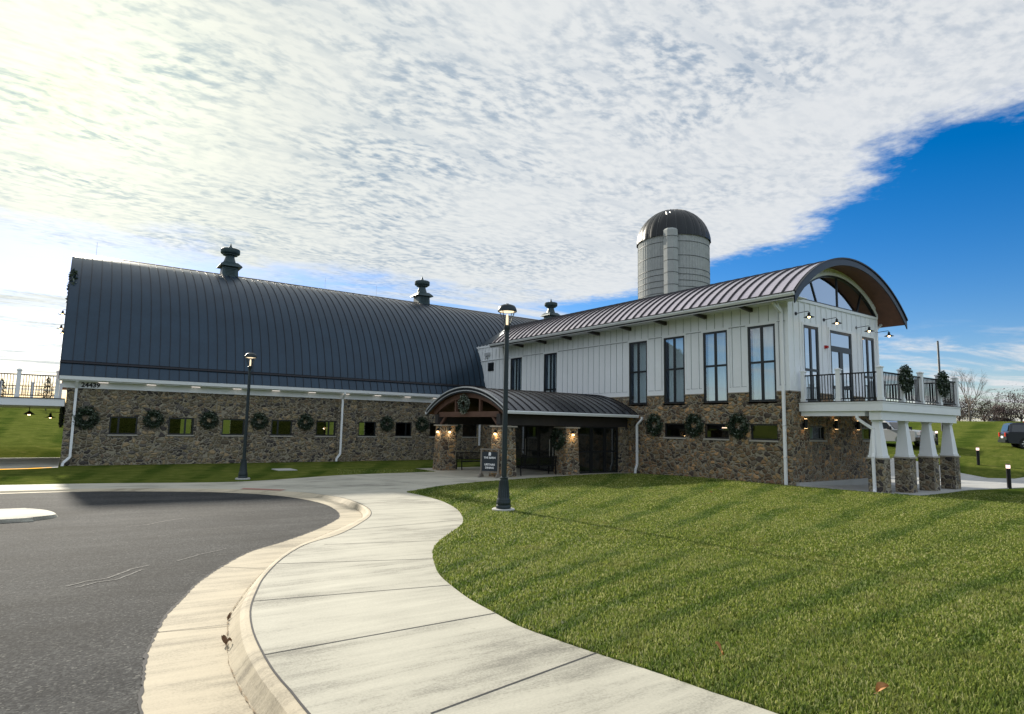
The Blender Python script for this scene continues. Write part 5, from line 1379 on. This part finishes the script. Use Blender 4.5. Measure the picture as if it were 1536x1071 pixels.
def make_pickup(paint, label, locn, rz):
    t_ = thing('pickup_truck', label, 'truck', locn, None, rz)
    wb = 1.85
    prof = [(-2.95,.55)] + arch_cut(-wb,.50,.42) + arch_cut(wb,.50,.42) + [(2.62,.42),(2.86,.50),(2.90,.75),(2.90,1.16),(2.78,1.24),(1.25,1.30),(-.95,1.30),(-2.95,1.32)]
    m1 = MB(); body_prism(m1, prof, 1.0); loc(m1, 'body', paint, t_)
    cab = [(-1.0,1.26),(1.22,1.26),(.62,1.84),(.35,1.93),(-.70,1.94),(-.95,1.86)]
    m1 = MB(); body_prism(m1, cab, .93, .17, 1.26, bev=.05); cb = loc(m1, 'cabin', paint, t_)
    for s_ in (-1, 1):
        def yy(z): return s_*(.932-.17*(z-1.26)/.68+.004)
        for q in ([-.85,-.05,-.05,-.78], [.01,1.08,.56,.01]):
            m1 = MB(); m1.add([(q[0], yy(1.32), 1.32), (q[1], yy(1.32), 1.32), (q[2], yy(1.80), 1.80), (q[3], yy(1.80), 1.80)], [(0,1,2,3)]); loc(m1, 'side_window', 'carglass', cb)
        m1 = MB(); m1.box(2.80,2.93,s_*.76-.18,s_*.76+.20,.92,1.16); loc(m1, 'headlight', 'amber', t_)
        m1 = MB(); m1.box(.90,1.06,s_*.97,s_*1.20,1.28,1.52); loc(m1, 'mirror', 'black', t_)
        m1 = MB(); m1.box(-3.0,-2.92,s_*.90-.08,s_*.90+.08,.95,1.25); loc(m1, 'tail_light', 'redlens', t_)
        for x in (-wb, wb): wheel(t_, x, s_*.86, .42, s_)
    m1 = MB(); m1.add([(1.20,-.80,1.32),(1.20,.80,1.32),(.68,.68,1.82),(.68,-.68,1.82)], [(0,1,2,3)]); loc(m1, 'windscreen', 'carglass', cb)
    m1 = MB(); m1.box(2.84,2.935,-.56,.56,.80,1.16,0)
    for k in range(4): m1.box(2.93,2.955,-.54,.54,.83+k*.085,.865+k*.085,1)
    m1.box(2.935,2.96,-.58,.58,1.14,1.19,1); loc(m1, 'grille', ['black', 'chrome'], t_)
    m1 = MB(); m1.box(2.84,3.02,-1.0,1.0,.50,.76); loc(m1, 'front_bumper', 'chrome', t_); m1 = MB(); m1.box(-3.08,-2.94,-.98,.98,.55,.72); loc(m1, 'rear_bumper', 'chrome', t_)
    m1 = MB(); m1.box(2.82,2.98,-.9,.9,.34,.495); loc(m1, 'valance', 'black', t_)
    return t_
def vz(x, y): return hz(x, y)
make_suv('navy', 'dark navy estate car parked on the grassy slope at the right edge', (54.1, 13.5, vz(52.6, 14.2)-.05), R(-60))
make_pickup('silverp', 'silver pickup truck parked beyond the balcony columns', (50.3, 21.9, vz(50, 20.2)-.10), R(-104))
make_suv('silverp', 'pale car just visible over the crest of the hill', (142.5, 41.5, vz(142, 41)-.25), R(-60))
make_suv('navy', 'dark car just visible over the crest behind the hydrant', (136, 34.2, vz(136, 34)-.30), R(-80))
# hydrant and pole
x, y = 91.0, 24.6
hy = thing('fire_hydrant', 'red fire hydrant with a white cap on the crest of the grass hill', 'hydrant', (x, y, vz(x, y)))
m1 = MB(); m1.lathe([(.16,0),(.16,.05),(.11,.07),(.11,.50),(.15,.52),(.15,.58)], 0, 0, 16)
loc(m1, 'barrel', 'hydrant', hy)
m1 = MB(); m1.tube([(-.24,0,.42),(.24,0,.42)], .06, 10); m1.tube([(0,-.26,.40),(0,0,.40)], .08, 10); loc(m1, 'outlets', 'hydrant', hy)
m1 = MB(); m1.lathe([(.16,.582),(.16,.66),(.12,.74),(.05,.79),(.04,.85),(0,.86)], 0, 0, 16); loc(m1, 'bonnet', 'whitep', hy)
hy.scale = (1.1,)*3
x, y = 73.79, 26.79
pl_ = thing('light_pole', 'tall plain grey pole rising behind the balcony wreath', 'pole', (x, y, vz(x, y)))
m1 = MB(); m1.lathe([(.16,-.2),(.16,.0),(.13,.02),(.10,9.3),(.06,9.35)], 0, 0, 14); loc(m1, 'shaft', 'hoop', pl_)
m1 = MB(); m1.lathe([(.0,9.34),(.09,9.36),(.09,9.42),(0,9.45)], 0, 0, 10, cap=False); loc(m1, 'cap', 'hoop', pl_)

# ================================================================ TREES
def grow(mb, p, d_, L, r_, depth, spread, tips, mi=0, sides=5):
    n = 3; pts = [Vector(p)]; dd = Vector(d_)
    for i in range(n):
        dd = (dd + Vector(rng.normal(0, .09, 3))).normalized(); pts.append(pts[-1]+dd*L/n)
    mb.tube(pts, [r_*(1-.45*i/n) for i in range(n+1)], sides, mi, False)
    if depth == 0: tips.append((pts[-1], dd)); return
    k = 3 if depth > 1 else 4
    for j in range(k):
        a = rng.uniform(0, 2*PI); o_ = dd.orthogonal().normalized(); o2 = dd.cross(o_)
        nd = (dd + (o_*math.cos(a)+o2*math.sin(a))*spread*rng.uniform(.6, 1.3) + Vector((0,0,.10))).normalized()
        st_ = pts[-1] if j < 2 else pts[-2]
        grow(mb, st_, nd, L*rng.uniform(.62, .82), r_*.52, depth-1, spread, tips, mi, max(3, sides-1))
def bare_tree(x, y, h, label, seed):
    global rng; rng = np.random.default_rng(seed)
    t_ = thing('bare_tree', label, 'tree', (x, y, vz(x, y)-.1), 'trees beyond the hill')
    m1 = MB(); tips = []; m1.tube([(0,0,0),(.05,.02,h*.2),(.02,0,h*.34)], [h*.022, h*.017, h*.014], 8)
    loc(m1, 'trunk', 'bark', t_)
    m2 = MB()
    for z_, sp in ((.30,.30),(.34,.15),(.22,.5),(.34,.35),(.27,.45)):
        a = rng.uniform(0, 2*PI); grow(m2, (0,0,h*z_), Vector((math.cos(a)*sp, math.sin(a)*sp, 1)).normalized(), h*.25, h*.010, 4, .42, tips)
    loc(m2, 'crown', 'twig', t_); return t_
def bush_tree(x, y, h, w, label, seed, mat='bush', n=2600, leaf=.16, nm='deciduous_tree'):
    global rng; rng = np.random.default_rng(seed)
    t_ = thing(nm, label, 'tree', (x, y, vz(x, y)-.1), 'trees beyond the hill')
    m1 = MB(); tips = []; m1.tube([(0,0,0),(.03,0,h*.3)], [h*.03, h*.02], 6)
    for j in range(7):
        a = 2*PI*j/7; grow(m1, (0,0,h*.18), Vector((math.cos(a)*.6*w/h*1.6, math.sin(a)*.6*w/h*1.6, 1)).normalized(), h*.36, h*.012, 2, .5, tips)
    loc(m1, 'trunk', 'bark', t_)
    m2 = MB(); cl = [np.array([rng.normal(0, w*.28), rng.normal(0, w*.28), h*rng.uniform(.28, .88)]) for _ in range(26)]
    pts = []
    for c in cl:
        s_ = rng.uniform(.07, .15)*w
        shrink = 1-.45*max(0, c[2]/h-.5)*2
        c[0] *= shrink; c[1] *= shrink
        pts += list(rng.normal(0, 1, (n//26, 3))*[s_, s_, s_*.8]+c)
    leaves_on(m2, pts, leaf, narrow=.6); loc(m2, 'crown', mat, t_); return t_
def polar(px_az, r_): return r_*math.cos(R(px_az)), r_*math.sin(R(px_az))
x, y = polar(18.25, 138); bare_tree(x, y, 9.8, 'tall leafless tree standing alone right of the balcony', 21)
tl = [(18.9,142,5.2,5.5,'bush','brown winter tree at the foot of the tall bare tree'), (17.4,150,5.2,5.5,'bush2','dark olive rounded tree right of the bare tree'), (16.5,146,3.9,4.5,'bush','low brown bush tree in the dip of the tree line'),
      (15.3,150,7.2,7.5,'bush','large purple brown tree above the hydrant'), (14.0,140,7.4,6.5,'bush','reddish brown tree at the right edge above the dark car'), (13.0,145,6.5,7,'bush2','olive tree at the far right end of the tree line'), (19.8,150,5.2,6,'bush','brown tree seen through the balcony railing'),
      (21.2,155,4.6,6,'bush2','dim olive tree low behind the balcony railing')]
for i, (a, r_, h, w, mt, lb) in enumerate(tl):
    x, y = polar(a, r_); bush_tree(x, y, h, w, lb, 40+i, mt, 2400, .24)
x, y = polar(16.85, 148); bare_tree(x, y, 6.2, 'slim leafless tree between the rounded brown trees', 23)
def conifer(x, y, h, w, label, seed):
    global rng; rng = np.random.default_rng(seed)
    t_ = thing('conifer_tree', label, 'tree', (x, y, vz(x, y)-.1), 'young evergreens behind the terrace')
    m1 = MB(); m1.tube([(0,0,0),(0,0,h*.95)], [h*.02, h*.004], 6); loc(m1, 'trunk', 'bark', t_)
    m2 = MB(); pts = []
    for k in range(2200):
        z = h*(.06+.94*rng.uniform(0, 1)**1.3); rad = w/2*(1-z/h)**.7*(.75+.35*math.sin(z*9+rng.uniform(0, 1))); a = rng.uniform(0, 2*PI); q = rad*math.sqrt(rng.uniform(.2, 1)); pts.append((q*math.cos(a), q*math.sin(a), z))
    leaves_on(m2, pts, .16, narrow=.35); loc(m2, 'crown', 'conifer', t_)
x, y = polar(94.05, 108); conifer(x, y, 4.1, 2.6, 'small dark conifer behind the terrace railing, left one', 61)
x, y = polar(91.4, 108); conifer(x, y, 4.6, 3.2, 'small dark conifer behind the terrace railing next to the barn', 62)
x, y = polar(98.2, 108); conifer(x, y, 4.4, 3.0, 'small dark conifer at the left behind the terrace', 63)

# ================================================================ GRASS BLADES
def grass():
    g = np.random.default_rng(99)
    V = []
    polys = [np.array(p, float) for p in (paved, asp, patio, np.vstack([Ad, Cd[::-1]]))]
    for r0, r1, dens, hh, ww in ((1.6, 4.2, 6500, .042, .0036), (4.2, 6.5, 5200, .040, .0045), (6.5, 10, 2700, .038, .0062), (10, 16, 1000, .034, .0095), (16, 24, 420, .030, .014), (24, 33, 150, .028, .02)):
        a0, a1 = (R(-22), R(76)) if r0 < 10 else (R(-15), R(70))
        n = int((r1*r1-r0*r0)/2*(a1-a0)*dens)
        rr_ = np.sqrt(g.uniform(r0*r0, r1*r1, n)); a = g.uniform(a0, a1, n); P = np.c_[rr_*np.cos(a), rr_*np.sin(a)]
        k = np.ones(n, bool)
        for q in polys: k &= ~inpoly(q, P)
        k &= ~((P[:,0] > 23.8) & (P[:,1] > 13.6))
        P = P[k]; n = len(P)
        # clumps
        cl = .65+.35*np.sin(P[:,0]*7.1+np.sin(P[:,1]*5.3)*2)*np.sin(P[:,1]*6.3+np.sin(P[:,0]*4.1)*2)
        h = hh*g.uniform(.55, 1.25, n)*(.75+.4*cl); th = g.uniform(0, 2*PI, n); lean = g.uniform(.15, .8, n)
        w = ww*g.uniform(.7, 1.3, n); z = lawnz(P[:,0], P[:,1])-.004
        t1 = th+g.uniform(-.5, .5, n)+PI/2
        bx, by = np.cos(t1)*w, np.sin(t1)*w; lx, ly = np.cos(th)*h*lean, np.sin(th)*h*lean
        p0 = np.c_[P[:,0]-bx, P[:,1]-by, z]; p1 = np.c_[P[:,0]+bx, P[:,1]+by, z]
        m0 = np.c_[P[:,0]+lx*.35-bx*.8, P[:,1]+ly*.35-by*.8, z+h*.6]; m1_ = np.c_[P[:,0]+lx*.35+bx*.8, P[:,1]+ly*.35+by*.8, z+h*.6]
        p2 = np.c_[P[:,0]+lx, P[:,1]+ly, z+h*(1-.25*lean)]
        V.append(np.stack([p0, p1, m1_, m0, p2], 1).reshape(-1, 3))
    V = np.vstack(V); nb = len(V)//5
    me = bpy.data.meshes.new('grass'); me.vertices.add(len(V)); me.vertices.foreach_set('co', V.ravel().astype(np.float32))
    idx = np.arange(nb)[:,None]*5; lp = np.concatenate([idx+[0,1,2,3], idx+[3,2,4]], 1).ravel().astype(np.int32)
    me.loops.add(len(lp)); me.loops.foreach_set('vertex_index', lp)
    st_ = (np.arange(nb)[:,None]*7+[0,4]).ravel().astype(np.int32); me.polygons.add(nb*2); me.polygons.foreach_set('loop_start', st_)
    me.update(calc_edges=True); me.materials.append(MAT['blade'])
    o = bpy.data.objects.new('grass', me); COL.objects.link(o); tag(o, 'short mown green grass of the lawn around the building and sidewalk', 'grass'); o['kind'] = 'stuff'
    print('blades', nb)
grass()
